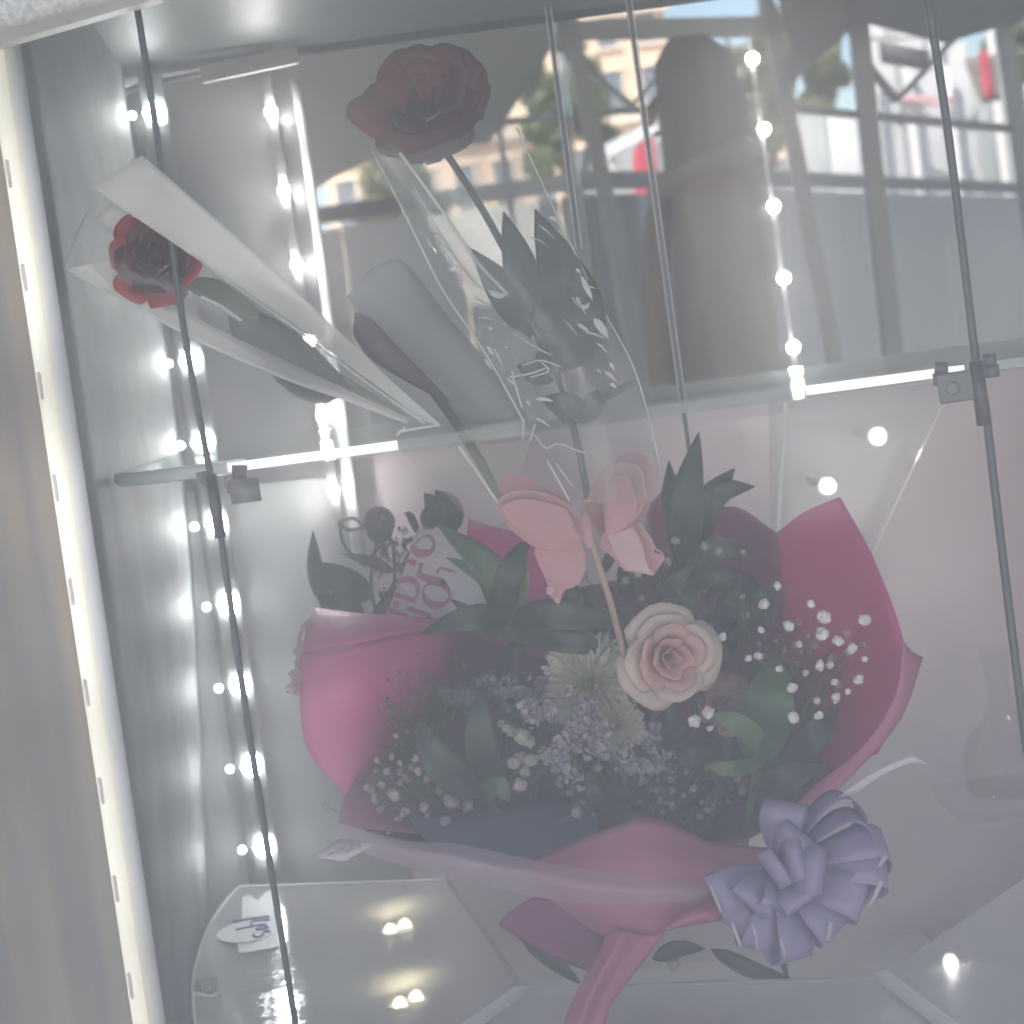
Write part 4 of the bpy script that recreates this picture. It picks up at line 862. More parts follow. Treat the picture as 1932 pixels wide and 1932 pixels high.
patch("paper_tail", [[(1148, 1752, 1.05), (1180, 1760, 1.035), (1215, 1766, 1.045), (1264, 1750, 1.05)], [(1122, 1815, 1.05), (1140, 1824, 1.03), (1160, 1830, 1.04), (1192, 1842, 1.045)], [(1088, 1865, 1.05), (1112, 1880, 1.035), (1130, 1884, 1.045), (1150, 1896, 1.045)], [(1040, 1990, 1.05), (1075, 1990, 1.035), (1100, 1990, 1.045), (1128, 1985, 1.045)]], MATS["rim_pink_paper"], WR, 16, 16, .0006, .004, 34, seed=30, sharp=True)
patch("paper_tail", [[(1252, 1752, 1.03), (1300, 1715, 1.02), (1345, 1690, 1.03)], [(1256, 1753, 1.025), (1310, 1730, 1.01), (1385, 1715, 1.02)], [(1260, 1754, 1.03), (1310, 1745, 1.02), (1400, 1730, 1.03)]], MATS["rim_pink_paper"], WR, 8, 6, .0006)
patch("tissue_sheet", [[(770, 1540, 1.10), (900, 1530, 1.12), (1060, 1500, 1.14), (1130, 1500, 1.15)], [(800, 1580, 1.08), (900, 1600, 1.08), (1050, 1600, 1.09), (1130, 1560, 1.11)], [(840, 1600, 1.07), (900, 1625, 1.065), (1040, 1640, 1.065), (1150, 1600, 1.07)]], M_blue, WR, 12, 8, .0005, .006, 16)
o = patch("film_edge", [[(705, 1590, 1.06), (690, 1610, 1.06)], [(760, 1600, 1.05), (780, 1640, 1.05)], [(850, 1650, 1.04), (840, 1660, 1.04)]], M_filmw, WR, 4, 8, 0)

# printed paper slip with traced letters
pp = thing("printed_paper", "white paper slip printed with big pink serif letters behind the leaves", "paper", tuple(P(800, 1100, 1.205)))
PYY = 1.205
patch("slip", [[(788, 998, PYY), (880, 1008, PYY)], [(760, 1080, PYY), (925, 1130, PYY)], [(722, 1175, PYY), (862, 1190, PYY)]], M_print, pp, 6, 8, .0004)
zt_ = lambda x, y: (700.7 + x * .1269, 980.9 + y * .1269)
def ink(poly, hole=None):
    q = [P(*zt_(*p), PYY - .0022) for p in poly]; n = len(q)
    if hole is None:
        b = MB(); d = Vector((0, .0004, 0))
        b.add(q + [p + d for p in q], [tuple(range(n)), tuple(reversed(range(n, 2 * n)))] + [(i, n + i, n + (i + 1) % n, (i + 1) % n) for i in range(n)])
    else:
        h = [P(*zt_(*p), PYY - .0022) for p in hole]; b = MB(); b.add(q + h, [(i, (i + 1) % n, n + (i + 1) % n, n + i) for i in range(n)])
    b.build("printed_letter", M_ink, pp)
def ell(cx, cy, a, bb, rot, n=28, a0=0, a1=360): return [(cx + a * math.cos(t) * math.cos(rot) - bb * math.sin(t) * math.sin(rot), cy + a * math.cos(t) * math.sin(rot) + bb * math.sin(t) * math.cos(rot)) for t in [R(a0 + (a1 - a0) * k / n) for k in range(n)]]
ink(ell(965, 1105, 215, 225, R(20)), ell(965, 1095, 190, 112, R(20)))            # O
ink([(680, 790), (760, 790), (1080, 880), (1130, 960), (1060, 990), (900, 950), (670, 860)])   # stem of Y
ink(ell(740, 675, 40, 38, 0, 14)); ink([(705, 690), (745, 720), (740, 800), (690, 800)])
ink([(970, 740), (1020, 690), (1230, 760), (1260, 800), (1020, 730), (1000, 790), (960, 790)])
ink([(540, 1280), (880, 1390), (885, 1450), (840, 1450), (520, 1350)])            # bar of H
ink([(330, 1060), (670, 1165), (650, 1250), (620, 1235), (310, 1130)])            # stem of D
ink(ell(530, 1030, 190, 200, R(17), 20, 180, 395), ell(520, 1050, 150, 130, R(17), 20, 180, 395)) # bowl of D
ink(ell(372, 1255, 48, 55, 0, 16))                                               # dot
ink([(265, 1310), (520, 1390), (560, 1440), (240, 1400)])
ink([(520, 570), (665, 600), (640, 700), (600, 670), (505, 630)])                 # I
ink(ell(760, 370, 195, 190, R(17), 20, -80, 160), ell(750, 340, 165, 105, R(17), 20, -80, 160))  # upper D

# price tag
tg = thing("price_tag", "small pale tag with faint pink print at the bouquet's left edge", "tag", tuple(P(650, 1590, 1.06)))
patch("tag", [[(586, 1616, 1.05), (640, 1583, 1.055)], [(650, 1625, 1.045), (712, 1590, 1.05)]], M_print, tg, 4, 4, .0006)
for a in [(618, 1611), (630, 1606), (641, 1601), (650, 1606), (661, 1594), (672, 1597)]:
    patch("print_mark", [[(a[0], a[1], 1.0448), (a[0] + 9, a[1] - 5, 1.0448)], [(a[0] + 3, a[1] + 4, 1.0445), (a[0] + 11, a[1], 1.0445)]], M_inkg, tg, 2, 2, .0002)

# ---- leaf sprigs
def sprig(label, specs, grp="leafy sprigs in the bouquet", stem=None):
    b0 = specs[0][0][0]
    t = thing("leaf_sprig", label, "leaf", tuple(P(*b0)), grp)
    for pts, w, m in specs: leaf("leaf", PP(*pts), w * px(pts[1][2]), m, t, fold=.28, n=10)
    if stem: one_tube("stem", cr(PP(*stem), 10), .0025, M_stem, t)
    return t
sprig("sprig of broad glossy leaves spreading in front of the printed slip",
      [([(950, 1165, 1.13), (925, 1075, 1.10), (825, 990, 1.12)], 62, M_leaf), ([(950, 1160, 1.13), (915, 1090, 1.11), (842, 1052, 1.12)], 34, M_leaf), ([(952, 1170, 1.13), (960, 1085, 1.10), (1000, 1012, 1.12)], 52, M_leafd), ([(965, 1180, 1.13), (985, 1090, 1.11), (975, 1030, 1.12)], 30, M_leafl),
       ([(970, 1172, 1.13), (890, 1165, 1.09), (790, 1196, 1.11)], 50, M_leafd), ([(960, 1175, 1.13), (1050, 1160, 1.10), (1180, 1180, 1.11)], 60, M_leafd), ([(960, 1200, 1.14), (1080, 1210, 1.11), (1160, 1235, 1.12)], 46, M_leafd), ([(950, 1190, 1.14), (920, 1180, 1.12), (850, 1130, 1.13)], 40, M_leafd)],
      stem=[(958, 1165, 1.13), (975, 1300, 1.17), (1000, 1450, 1.2)])
sprig("tall spiky dark sprig pointing up right of the butterfly",
      [([(1290, 1080, 1.16), (1295, 950, 1.14), (1318, 816, 1.15)], 66, M_leafd), ([(1310, 1040, 1.16), (1335, 950, 1.14), (1386, 884, 1.15)], 56, M_leafd), ([(1320, 1000, 1.16), (1360, 930, 1.14), (1424, 918, 1.15)], 42, M_leafd), ([(1300, 1060, 1.16), (1270, 960, 1.15), (1262, 870, 1.16)], 44, M_leafd), ([(1295, 1085, 1.16), (1350, 1035, 1.14), (1425, 1045, 1.15)], 42, M_leafd), ([(1290, 1110, 1.16), (1350, 1090, 1.14), (1400, 1080, 1.15)], 30, M_leafd)],
      stem=[(1300, 1040, 1.16), (1310, 1200, 1.2), (1310, 1350, 1.22)])
sprig("broad dark leaves at the left of the lilac flowers",
      [([(905, 1505, 1.10), (830, 1440, 1.08), (782, 1348, 1.09)], 66, M_leafd), ([(935, 1490, 1.11), (905, 1390, 1.09), (912, 1290, 1.10)], 60, M_leafd), ([(900, 1510, 1.11), (940, 1480, 1.09), (962, 1515, 1.09)], 40, M_leaf), ([(960, 1500, 1.12), (1010, 1440, 1.10), (1060, 1400, 1.12)], 46, M_leafd), ([(860, 1350, 1.13), (830, 1310, 1.12), (820, 1280, 1.13)], 30, M_leafd)],
      stem=[(920, 1500, 1.12), (960, 1580, 1.12)])
sprig("large green leaves right of the dusky rose",
      [([(1420, 1445, 1.10), (1450, 1330, 1.07), (1465, 1232, 1.09)], 100, M_leaf), ([(1450, 1425, 1.10), (1400, 1370, 1.07), (1335, 1345, 1.08)], 44, M_leafl), ([(1440, 1440, 1.10), (1380, 1450, 1.07), (1330, 1445, 1.08)], 32, M_leafl), ([(1470, 1450, 1.11), (1540, 1380, 1.09), (1580, 1330, 1.11)], 62, M_leafd), ([(1420, 1500, 1.10), (1480, 1470, 1.08), (1560, 1440, 1.09)], 56, M_leafd), ([(1360, 1400, 1.11), (1310, 1430, 1.09), (1270, 1420, 1.10)], 40, M_leafd)],
      stem=[(1430, 1440, 1.1), (1412, 1540, 1.13), (1400, 1640, 1.15)])
# dark filler foliage deep in the bouquet
rnd = random.Random(11)
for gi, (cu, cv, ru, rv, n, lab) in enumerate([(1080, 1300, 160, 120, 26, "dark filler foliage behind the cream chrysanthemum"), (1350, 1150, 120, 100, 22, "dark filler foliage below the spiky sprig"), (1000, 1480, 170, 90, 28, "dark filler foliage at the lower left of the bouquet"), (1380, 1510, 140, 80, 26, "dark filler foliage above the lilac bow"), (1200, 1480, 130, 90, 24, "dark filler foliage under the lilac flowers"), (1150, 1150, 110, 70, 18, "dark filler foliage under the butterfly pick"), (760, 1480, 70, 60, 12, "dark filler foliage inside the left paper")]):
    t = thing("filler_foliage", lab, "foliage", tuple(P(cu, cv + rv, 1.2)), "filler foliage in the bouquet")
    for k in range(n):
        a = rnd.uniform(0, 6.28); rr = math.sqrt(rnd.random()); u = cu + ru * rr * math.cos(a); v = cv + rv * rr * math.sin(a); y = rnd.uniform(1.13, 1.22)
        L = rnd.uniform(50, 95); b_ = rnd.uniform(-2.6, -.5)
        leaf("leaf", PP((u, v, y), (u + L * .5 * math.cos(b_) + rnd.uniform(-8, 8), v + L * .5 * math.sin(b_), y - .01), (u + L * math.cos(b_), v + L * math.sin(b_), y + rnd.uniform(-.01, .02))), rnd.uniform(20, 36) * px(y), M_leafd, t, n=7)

# ---- roses in the bouquet
br = thing("blush_rose", "open blush rose with cream outer petals beside the wooden stick", "rose", tuple(P(1262, 1400, 1.12)))
cB = P(1262, 1240, 1.06)
rose(br, cB, Vector((.16, -1, .05)), 90 * px(1.06), lambda l: M_rosep if l < 3 else M_cream, layers=[(3, .08, .18, .72, 1.2), (4, .18, .38, .78, 1.0), (5, .36, .62, .78, .85), (4, .58, .84, .66, .98), (3, .70, 1.0, .46, 1.15)], seed=8, open_=.75)
one_tube("stem", cr([cB + Vector((0, .02, 0)), P(1265, 1380, 1.14), P(1240, 1560, 1.15)], 8), .003, M_stem, br)
for k in range(5):
    a = R(72 * k + 20); c = cB + Vector((0, .022, 0)); leaf("sepal", [c, c + Vector((.014 * math.cos(a), .002, .014 * math.sin(a))), c + Vector((.030 * math.cos(a), -.004, .030 * math.sin(a)))], .008, M_leaf, br)
dr = thing("dusky_rose", "half hidden dusky pink rose below right of the blush rose", "rose", tuple(P(1370, 1450, 1.13)))
cD = P(1372, 1330, 1.09)
rose(dr, cD, Vector((.2, -1, .25)), 56 * px(1.09), lambda l: M_rosed, layers=[(3, .1, .2, .7, 1.2), (4, .2, .4, .75, 1.0), (5, .4, .7, .65, .8), (5, .6, .95, .5, .7)], seed=9)
one_tube("stem", cr([cD + Vector((0, .012, 0)), P(1370, 1440, 1.14), P(1330, 1560, 1.15)], 8), .0028, M_stem, dr)

# ---- cream chrysanthemums
def mum(u, v, y, rpx_, label, axis, seed):
    rnd = random.Random(seed); t = thing("chrysanthemum", label, "chrysanthemum", tuple(P(u, v + 160, y + .05)), "cream chrysanthemums")
    c = P(u, v, y); X, Y_, A = basis(axis); rad = rpx_ * px(y); cnt = 270
    for k in range(cnt):
        f = (k + .5) / cnt; th = math.acos(1 - f * 1.15); ph0 = k * 2.39996 + rnd.uniform(-.1, .1)
        d = (X * math.cos(ph0) + Y_ * math.sin(ph0)) * math.sin(th) + A * math.cos(th)
        L = rad * rnd.uniform(.85, 1.05) * (.75 + .25 * f); s = d.cross(A + Vector((.01, .02, .03))).normalized(); w = rad * .045
        inw = (A * .5 - d * .2)
        p = [c + d * rad * .25, c + d * L * .6, c + d * L * .9 + inw * rad * .07, c + d * L + inw * rad * .22 * (1 - f)]
        vs = []; 
        for i, q in enumerate(p):
            ww = w * (.5, 1, 1.1, .45)[i]; nn = s.cross(d)
            vs += [q - s * ww + nn * ww * .5, q, q + s * ww + nn * ww * .5]
        fs = []
        for i in range(3):
            for j in range(2): fs.append((i * 3 + j, i * 3 + j + 1, i * 3 + j + 4, i * 3 + j + 3))
        mesh("floret", vs, fs, M_mum, t)
    b = MB(); b.tube(cr([c, c + Vector((0, .05, -.06)), P(u, v + 260, y + .1)], 6), .0035, 8); b.build("stem", M_stem, t, True)
mum(1112, 1290, 1.12, 106, "large cream chrysanthemum left of the blush rose", (-.2, -1, .3), 1)
mum(1165, 1370, 1.11, 58, "smaller cream chrysanthemum below the large one", (.1, -1, 0), 2)

# ---- lilac statice clusters
def floret_mesh(nm, n, seed):
    rnd = random.Random(seed); vs = []; fs = []
    for k in range(n):
        d = Vector((rnd.gauss(0, 1), rnd.gauss(0, 1) - .5, rnd.gauss(0, 1))).normalized(); c = d * rnd.uniform(.5, 1.0); X, Y_, A = basis(d); s = rnd.uniform(.34, .55); i0 = len(vs)
        vs.append(c); m = 6
        for q in range(m):
            a = 2 * math.pi * q / m; rr = s * rnd.uniform(.75, 1.1)
            vs.append(c + (X * math.cos(a) + Y_ * math.sin(a)) * rr + A * s * rnd.uniform(.35, .6))
        for q in range(m): fs.append((i0, i0 + 1 + q, i0 + 1 + (q + 1) % m))
    me = bpy.data.meshes.new(nm); me.from_pydata([tuple(v) for v in vs], [], fs); me.update(); return me
FL = [floret_mesh("floret_cluster", 10, s) for s in range(4)]
FLM = {}
def inst(name, me, m, parent, c, s, rnd):
    key = (me.name, m.name)
    if key not in FLM:
        mm = me.copy(); mm.materials.clear(); mm.materials.append(m); FLM[key] = mm
    o = bpy.data.objects.new(name, FLM[key]); C.objects.link(o); o.parent = parent
    o.location = Vector(c) - rootloc(parent); o.scale = (s, s, s); o.rotation_euler = (rnd.uniform(-.6, .6), rnd.uniform(0, 6.28), rnd.uniform(-.6, .6)); return o
def statice(label, spots, m, base, seed, spread=18, per=5, size=(9, 15)):
    rnd = random.Random(seed); t = thing("statice_sprig", label, "statice", tuple(P(*base)), "statice sprigs")
    b = MB()
    for (u, v, y) in spots:
        c = P(u, v, y); b.tube(cr([c, c.lerp(P(*base), .5) + Vector((0, .01, 0)), P(*base)], 5), .0012, 5)
        for k in range(per):
            cc = P(u + rnd.gauss(0, spread), v + rnd.gauss(0, spread * .8), y + rnd.uniform(-.012, .008))
            inst("flower_cluster", rnd.choice(FL), m, t, cc, rnd.uniform(*size) * 1.3 * px(y), rnd)
    b.build("stem", M_stem, t, True)
statice("mauve statice sprig left of the large cream chrysanthemum", [(965, 1285, 1.11), (1000, 1300, 1.11), (945, 1300, 1.12), (985, 1325, 1.12)], M_statd, (1020, 1480, 1.18), 1)
statice("lilac statice sprig along the paper's inner left edge", [(850, 1310, 1.12), (880, 1330, 1.12), (910, 1350, 1.12), (890, 1310, 1.13)], M_statd, (960, 1490, 1.18), 2, 12, 4, (7, 11))
statice("lilac statice sprig in the middle under the chrysanthemum", [(1000, 1340, 1.09), (1040, 1330, 1.09), (1080, 1345, 1.09), (1110, 1330, 1.10), (1100, 1385, 1.09)], M_stat, (1060, 1500, 1.17), 3)
statice("lilac statice sprig lower in the middle with big round clusters", [(1035, 1420, 1.08), (1060, 1440, 1.08), (1050, 1460, 1.08), (1085, 1425, 1.09), (1140, 1420, 1.09)], M_stat, (1080, 1540, 1.16), 4)
statice("bluish statice sprig below the small chrysanthemum", [(1200, 1420, 1.09), (1235, 1400, 1.10), (1170, 1440, 1.09), (1215, 1450, 1.10), (1250, 1430, 1.10)], M_stat, (1200, 1550, 1.16), 5, 16, 5, (7, 12))
statice("mauve statice sprig behind the wooden stick", [(1100, 1230, 1.15), (1060, 1220, 1.16), (1140, 1200, 1.15), (1080, 1090, 1.2)], M_statd, (1120, 1400, 1.2), 6, 16, 4)
statice("dim statice sprig right of the butterfly's lower wing", [(1260, 1130, 1.17), (1290, 1100, 1.17), (1300, 1150, 1.17), (1240, 1160, 1.17)], M_statd, (1290, 1300, 1.2), 7, 16, 4, (6, 10))

# ---- gypsophila
def blossom_mesh(seed):
    bm = bmesh.new(); bmesh.ops.create_icosphere(bm, subdivisions=2, radius=1)
    for v in bm.verts: v.co *= 1 + .42 * mnoise.noise(v.co * 2.6 + Vector((seed * 9.3, 0, 0)))
    me = bpy.data.meshes.new("blossom"); bm.to_mesh(me); bm.free(); return me
BM_ = [blossom_mesh(s) for s in range(5)]
def gyps(label, pts, base, m, seed, y=(1.06, 1.12)):
    rnd = random.Random(seed); t = thing("gypsophila_spray", label, "gypsophila", tuple(P(*base)), "gypsophila sprays")
    b = MB(); bp = P(*base)
    for (u, v, r) in pts:
        yy = rnd.uniform(*y); c = P(u, v, yy)
        o = inst("blossom", rnd.choice(BM_), m, t, c, r * px(yy), rnd); o.scale = (o.scale[0] * rnd.uniform(.8, 1.1), o.scale[1], o.scale[2] * rnd.uniform(.8, 1.1))
        mid_ = c.lerp(bp, .45) + Vector((rnd.uniform(-.012, .012), .02, rnd.uniform(-.01, .004)))
        b.tube(cr([c, mid_, bp], 6), .00034, 4, False)
    b.build("stem", M_stem, t, True)
brt = [(1555, 1164, 13), (1631, 1170, 13), (1488, 1181, 12), (1551, 1196, 13), (1581, 1209, 11), (1607, 1224, 12), (1547, 1256, 11), (1566, 1255, 8), (1631, 1244, 7), (1620, 1282, 11), (1574, 1287, 7), (1577, 1317, 11), (1541, 1322, 8), (1494, 1298, 10), (1545, 1350, 9), (1496, 1354, 12), (1430, 1238, 9), (1362, 1202, 9), (1412, 1242, 7), (1442, 1140, 10), (1436, 1188, 7), (1467, 1105, 9), (1310, 1361, 12), (1336, 1344, 12), (1340, 1374, 8), (1600, 1305, 7), (1520, 1270, 8), (1508, 1215, 7), (1530, 1140, 9), (1470, 1262, 8)]
gyps("white gypsophila spray against the magenta paper on the right", brt, (1440, 1470, 1.14), M_gyp, 1, (1.055, 1.09))
rnd = random.Random(5)
dim = [(rnd.gauss(1490, 70), rnd.gauss(1230, 60), rnd.uniform(5, 9)) for _ in range(34)]
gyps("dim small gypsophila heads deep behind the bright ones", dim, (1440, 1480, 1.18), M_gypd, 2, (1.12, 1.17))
lf = [(790, 1455, 9), (850, 1510, 15), (882, 1520, 13), (830, 1490, 9), (800, 1524, 10), (720, 1480, 9), (745, 1500, 11), (770, 1470, 8), (730, 1455, 7), (755, 1440, 6), (840, 1550, 12), (765, 1530, 8), (708, 1510, 8), (1088, 1532, 13), (980, 1480, 14), (985, 1455, 8)] + [(rnd.gauss(760, 40), rnd.gauss(1480, 38), rnd.uniform(4, 9)) for _ in range(34)]
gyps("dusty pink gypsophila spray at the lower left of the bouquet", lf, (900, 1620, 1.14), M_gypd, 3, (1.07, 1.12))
gyps("cream gypsophila heads left of the lilac middle sprig", [(985, 1390, 18), (1000, 1400, 14), (965, 1380, 10), (980, 1430, 15), (1000, 1435, 14), (970, 1440, 12), (955, 1375, 9), (990, 1455, 12), (945, 1365, 9)], (1000, 1560, 1.15), M_gypy, 4, (1.085, 1.10))
bd = [(rnd.gauss(770, 45), rnd.gauss(1330, 45), rnd.uniform(2.5, 5.5)) for _ in range(44)]
gyps("spray of tiny dark buds against the pink paper on the left", bd, (860, 1500, 1.14), M_bud, 5, (1.06, 1.10))
lw_ = [(rnd.gauss(1260, 90), rnd.gauss(1480, 42), rnd.uniform(4, 9)) for _ in range(46)]
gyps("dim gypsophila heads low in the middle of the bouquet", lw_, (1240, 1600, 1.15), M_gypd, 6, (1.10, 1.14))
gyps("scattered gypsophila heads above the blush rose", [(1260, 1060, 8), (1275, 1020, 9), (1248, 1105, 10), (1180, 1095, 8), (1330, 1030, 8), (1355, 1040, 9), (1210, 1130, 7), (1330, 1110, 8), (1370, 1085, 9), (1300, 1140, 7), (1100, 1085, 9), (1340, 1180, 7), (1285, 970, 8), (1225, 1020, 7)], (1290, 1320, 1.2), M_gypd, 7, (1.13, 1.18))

# ---- butterfly pick
bf = thing("butterfly_pick", "layered pink felt butterfly on a wooden stick in the bouquet", "butterfly", tuple(P(1170, 1200, 1.04)))
fz = lambda x, y: (875.9 + x * .2418, 817.5 + y * .2418)
def wing(poly, m, dy, tip, name="wing"):
    """flat felt wing cut to shape; it hinges at the body and lifts towards the viewer at its tip"""
    pts = [fz(*p) for p in poly]; cu, cv = fz(940, 760)
    q = []
    for u, v in pts:
        y = 1.0 + dy - .45 * tip * min(1, math.hypot(u - cu, v - cv) / 150)
        q.append(P(u, v, y))
    q = cr(q + [q[0]], 48)[:-1]; n = len(q)
    c = sum(q, Vector()) / n; vs = [c]; fs = []
    for k in (.35, .7, 1.0): vs += [c.lerp(p, k) for p in q]
    for i in range(n):
        j = (i + 1) % n; fs.append((0, 1 + i, 1 + j))
        for r_ in range(2): fs.append((1 + r_ * n + i, 1 + (r_ + 1) * n + i, 1 + (r_ + 1) * n + j, 1 + r_ * n + j))
    return mesh(name, vs, fs, m, bf, False, thick=.0012)
wing([(840, 560), (720, 470), (540, 370), (400, 318), (300, 330), (262, 385), (300, 480), (450, 560), (700, 640), (880, 680)], M_fly, .012, .004)
wing([(880, 590), (720, 500), (600, 465), (450, 450), (320, 480), (252, 545), (290, 630), (350, 730), (450, 825), (560, 885), (720, 900), (900, 860), (960, 720)], M_fly, 0, .012)
wing([(800, 590), (640, 540), (470, 510), (340, 540), (300, 600), (360, 700), (470, 790), (600, 850), (760, 850), (860, 760)], M_fly, -.004, .014, "wing_overlay")
wing([(560, 880), (548, 930), (575, 1010), (612, 1090), (650, 1180), (642, 1230), (690, 1290), (735, 1330), (760, 1270), (790, 1220), (870, 1190), (930, 1100), (945, 950), (880, 840), (700, 840)], M_fly, .003, .008)
blob("wing_bead", P(*fz(670, 1225), .992), 8 * px(1), .0012, 10 * px(1), M_fly2, bf)
wing([(940, 560), (1010, 390), (1090, 275), (1190, 200), (1300, 142), (1380, 145), (1440, 210), (1465, 330), (1450, 480), (1430, 600), (1300, 760), (1080, 800)], M_fly, .014, .0)
wing([(1090, 640), (1100, 420), (1115, 300), (1160, 235), (1250, 220), (1340, 240), (1390, 300), (1400, 380), (1418, 510), (1360, 640), (1250, 760), (1120, 800)], M_fly2, .004, .016)
wing([(1110, 700), (1130, 480), (1160, 340), (1250, 330), (1310, 380), (1330, 480), (1352, 560), (1345, 640), (1250, 740), (1130, 790)], M_fly, -.002, .020, "wing_overlay")
wing([(1080, 780), (1200, 740), (1350, 690), (1440, 800), (1490, 900), (1480, 930), (1545, 945), (1560, 990), (1500, 1070), (1470, 1110), (1400, 1090), (1250, 1070), (1150, 960), (1060, 880)], M_fly, .004, .010)
wing([(1120, 790), (1220, 760), (1320, 740), (1380, 850), (1410, 960), (1440, 1050), (1480, 1105), (1350, 1080), (1250, 1040), (1180, 950)], M_fly2, -.001, .013, "wing_overlay")
blob("body", P(*fz(960, 760), .994), 11 * px(1), .002, 34 * px(1), M_fly, bf, 3)
for r_ in ([(900, 540), (930, 525), (960, 530)], [(960, 530), (985, 520), (1010, 535)]): one_tube("feeler", cr([P(*fz(*p), .992) for p in r_], 6), .0008, M_fly, bf)
seam_ = lambda pts: one_tube("wing_rim", cr([P(*fz(x, y), yy) for x, y, yy in pts], 16), .0004, M_fly2, bf, 5)
seam_([(260, 540, .984), (330, 475, .984), (450, 448, .985), (600, 465, .988), (720, 500, .99)]); seam_([(1310, 238, .984), (1385, 295, .983), (1398, 380, .983), (1418, 500, .985)]); seam_([(1350, 690, .985), (1440, 800, .985), (1490, 900, .985)]); seam_([(1480, 900, .988), (1540, 930, .987), (1555, 985, .987)]); seam_([(1300, 720, .98), (1380, 850, .98), (1410, 960, .98)])
one_tube("stick", PP((1108, 990, 1.004), (1128, 1060, 1.006), (1150, 1130, 1.02), (1172, 1215, 1.05), (1190, 1320, 1.09)), 6.5 * px(1.0), M_stick, bf, 10)

# ---- ribbon bow
bw_ = thing("ribbon_bow", "large lilac pull bow of glossy ribbon loops at the bouquet's lower right", "bow", tuple(P(1469, 1660, 1.03)))
bz = lambda x, y: (1226.2 + x * .272, 1343 + y * .272)
K = P(*bz(880, 1080), 1.0)
def loop(tx, ty, wpx_, tilt, dy0, lift, name="loop", m=None, open_=.30):
    tip = P(*bz(tx, ty), 1.0 + dy0); rad = tip - K; L = rad.length; rad.normalize()
    fc = (EYE - K).normalized(); side = rad.cross(fc).normalized()
    nrm = side.cross(rad).normalized(); wpx_ *= 1.12
    if nrm.dot(fc) < 0: nrm = -nrm
    wdir = (side * math.cos(tilt) + nrm * math.sin(tilt)); odir = (nrm * math.cos(tilt) - side * math.sin(tilt))
    w = wpx_ * px(1.0); n = 22; vs = []; fs = []
    for i in range(n):
        t = i / (n - 1); a = t * 2 * math.pi
        r_ = (1 - math.cos(a)) / 2            # out and back
        r2_ = r_ ** .62 if r_ > 0 else 0
        p = K + rad * L * r2_ + odir * (L * open_ * math.sin(a) * (r_ ** .5)) + nrm * lift * r2_
        ww = w * (.22 + .78 * min(1, r2_ * 1.5)) / 2
        for k in (-1, -.33, .33, 1): vs.append(p + wdir * ww * k)
    for i in range(n - 1):
        for k in range(3): fs.append((i * 4 + k, i * 4 + k + 1, (i + 1) * 4 + k + 1, (i + 1) * 4 + k))
    return mesh(name, vs, fs, m or M_ribbon, bw_, True, thick=.0003)
for a in [(945, 612, 74, .15, .0, .004), (1100, 800, 70, .05, -.012, .010), (1430, 640, 64, 1.15, .006, .004), (1510, 800, 66, 1.1, -.002, .006), (1620, 965, 66, .5, .004, .008), (1615, 1125, 70, .35, .0, .01), (1460, 1325, 74, .2, -.006, .012), (1250, 1500, 72, .25, .0, .010), (960, 1700, 66, .5, .0, .006), (720, 1610, 62, .3, .004, .006), (590, 1490, 62, .2, .006, .004), (440, 1290, 78, .1, .0, .01), (650, 1380, 76, .15, -.012, .014), (860, 1420, 70, .6, -.014, .014), (1120, 1380, 78, .2, -.018, .016), (1300, 1130, 76, .1, -.02, .018), (1180, 980, 70, .1, -.018, .016), (760, 1200, 70, .2, -.02, .014)]:
    loop(*a)
blob("knot", K - Vector((0, .006, 0)), .006, .005, .007, M_ribbon, bw_)
patch("ribbon_tail", [[(1580, 1505, .99), (1618, 1500, .99)], [(1640, 1462, .985), (1665, 1462, .985)], [(1712, 1428, .985), (1716, 1440, .985)], [(1728, 1429, .985), (1738, 1441, .985)], [(1744, 1434, .987), (1752, 1442, .987)]], M_ribbonw, bw_, 4, 14, .0003)
for u0, v0, u1, v1 in ((1337, 1667, 1357, 1720), (1378, 1738, 1394, 1786), (1419, 1742, 1427, 1790), (1470, 1770, 1480, 1806), (1660, 1660, 1636, 1716), (1668, 1612, 1655, 1636), (1565, 1738, 1558, 1775)):
    patch("ribbon_highlight", [[(u0, v0, .975), (u0 + 8, v0 + 4, .976)], [(u1, v1, .977), (u1 + 8, v1, .978)]], M_ribbonw, bw_, 2, 3, .0003)  # white strips paint the light catching the loops' edges

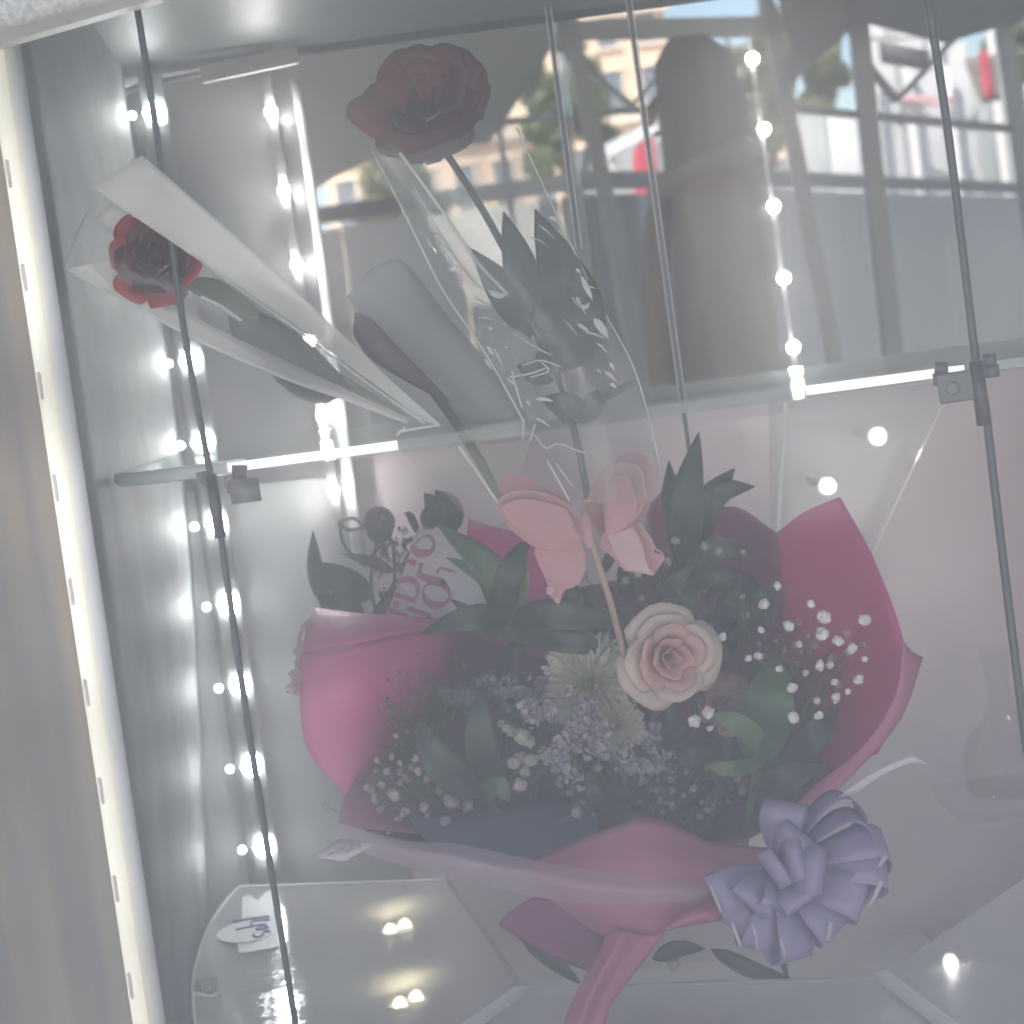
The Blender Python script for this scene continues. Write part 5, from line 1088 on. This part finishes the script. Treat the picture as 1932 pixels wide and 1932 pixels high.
# ---- dark bouquet behind, left, and its pink blossoms
db = thing("dark_bouquet", "dim bouquet of dark leaves and purple flowers behind the printed slip", "bouquet", tuple(P(720, 1180, 1.35)))
def round_leaf(u, v, r, y, m=M_leafd):
    b = MB(); c = P(u, v, y); b.disc(c, (EYE - c) + Vector((.2, 0, .3)), r * px(y), .0006, 20, .002); b.build("leaf", m, db, True)
round_leaf(716, 985, 30, 1.33); round_leaf(716, 1000, 26, 1.34)
for pts, w in [([(790, 1010, 1.34), (775, 975, 1.33), (762, 968, 1.33)], 16), ([(745, 1080, 1.34), (700, 1060, 1.33), (642, 1044, 1.33)], 22), ([(700, 1130, 1.34), (650, 1100, 1.33), (600, 1060, 1.34)], 60), ([(690, 1170, 1.34), (640, 1150, 1.33), (600, 1120, 1.34)], 60), ([(780, 1090, 1.34), (760, 1130, 1.33), (700, 1160, 1.33)], 70), ([(800, 1000, 1.34), (820, 960, 1.33), (800, 930, 1.33)], 44), ([(840, 1010, 1.34), (850, 960, 1.33), (820, 925, 1.33)], 50), ([(770, 1040, 1.34), (790, 1100, 1.33), (740, 1170, 1.33)], 70), ([(620, 1150, 1.35), (596, 1080, 1.34), (590, 1000, 1.35)], 34), ([(640, 1190, 1.34), (690, 1190, 1.33), (740, 1180, 1.33)], 60)]:
    leaf("leaf", PP(*pts), w * px(1.34), M_leafd, db, n=8)
rnd = random.Random(21)
for k in range(16):
    inst("flower_cluster", rnd.choice(FL), M_purple if k % 3 else M_statd, db, P(rnd.gauss(740, 22), rnd.gauss(1040, 34), 1.32), rnd.uniform(9, 15) * px(1.32), rnd)
b = MB()
for p in ([(640, 985), (660, 1000), (700, 990)], [(640, 985), (650, 1030), (690, 1070)], [(690, 1060), (720, 1030), (735, 1060)], [(640, 985), (668, 978), (690, 1000)], [(720, 1190), (700, 1100), (716, 1000)], [(740, 1190), (745, 1100), (742, 1030)]):
    b.tube(cr([P(u, v, 1.335) for u, v in p], 8), .0014, 5)
b.build("stem", M_leafd, db, True)
pb = thing("blossom_sprig", "pale pink blossoms peeking out left of the pink paper", "blossoms", tuple(P(575, 1320, 1.2)))
for u, v, r in [(562, 1296, 16), (556, 1272, 12), (566, 1250, 11), (560, 1230, 9), (572, 1280, 14), (574, 1250, 14), (575, 1215, 9), (548, 1300, 9), (580, 1190, 7)]:
    inst("blossom", rnd.choice(BM_), M_pinkbl, pb, P(u, v, 1.2 + rnd.uniform(-.01, .01)), r * px(1.2), rnd)
one_tube("stem", cr(PP((590, 1165, 1.21), (566, 1200, 1.205), (572, 1300, 1.21), (600, 1400, 1.22)), 10), .0016, M_pinkbl, pb)
# small foliage lying on the lower tray, seen under the bow
lw2 = thing("loose_sprig", "dim loose leaves and bud lying under the bow on the tray", "leaf", tuple(P(1400, 1800, 1.2)))
for pts, w in [([(1340, 1790, 1.16), (1420, 1830, 1.15), (1500, 1850, 1.16)], 34), ([(1230, 1810, 1.18), (1280, 1790, 1.17), (1330, 1790, 1.18)], 34), ([(1440, 1760, 1.18), (1470, 1800, 1.17), (1490, 1860, 1.17)], 18), ([(980, 1750, 1.2), (1030, 1800, 1.19), (1100, 1860, 1.19)], 40)]:
    leaf("leaf", PP(*pts), w * px(1.16), M_leafd, lw2, n=8)
for u, v, r in [(1405, 1820, 10), (1270, 1820, 12), (1010, 1760, 10), (1050, 1800, 9)]:
    inst("blossom", rnd.choice(BM_), M_gypd, lw2, P(u, v, 1.18), r * px(1.18), rnd)
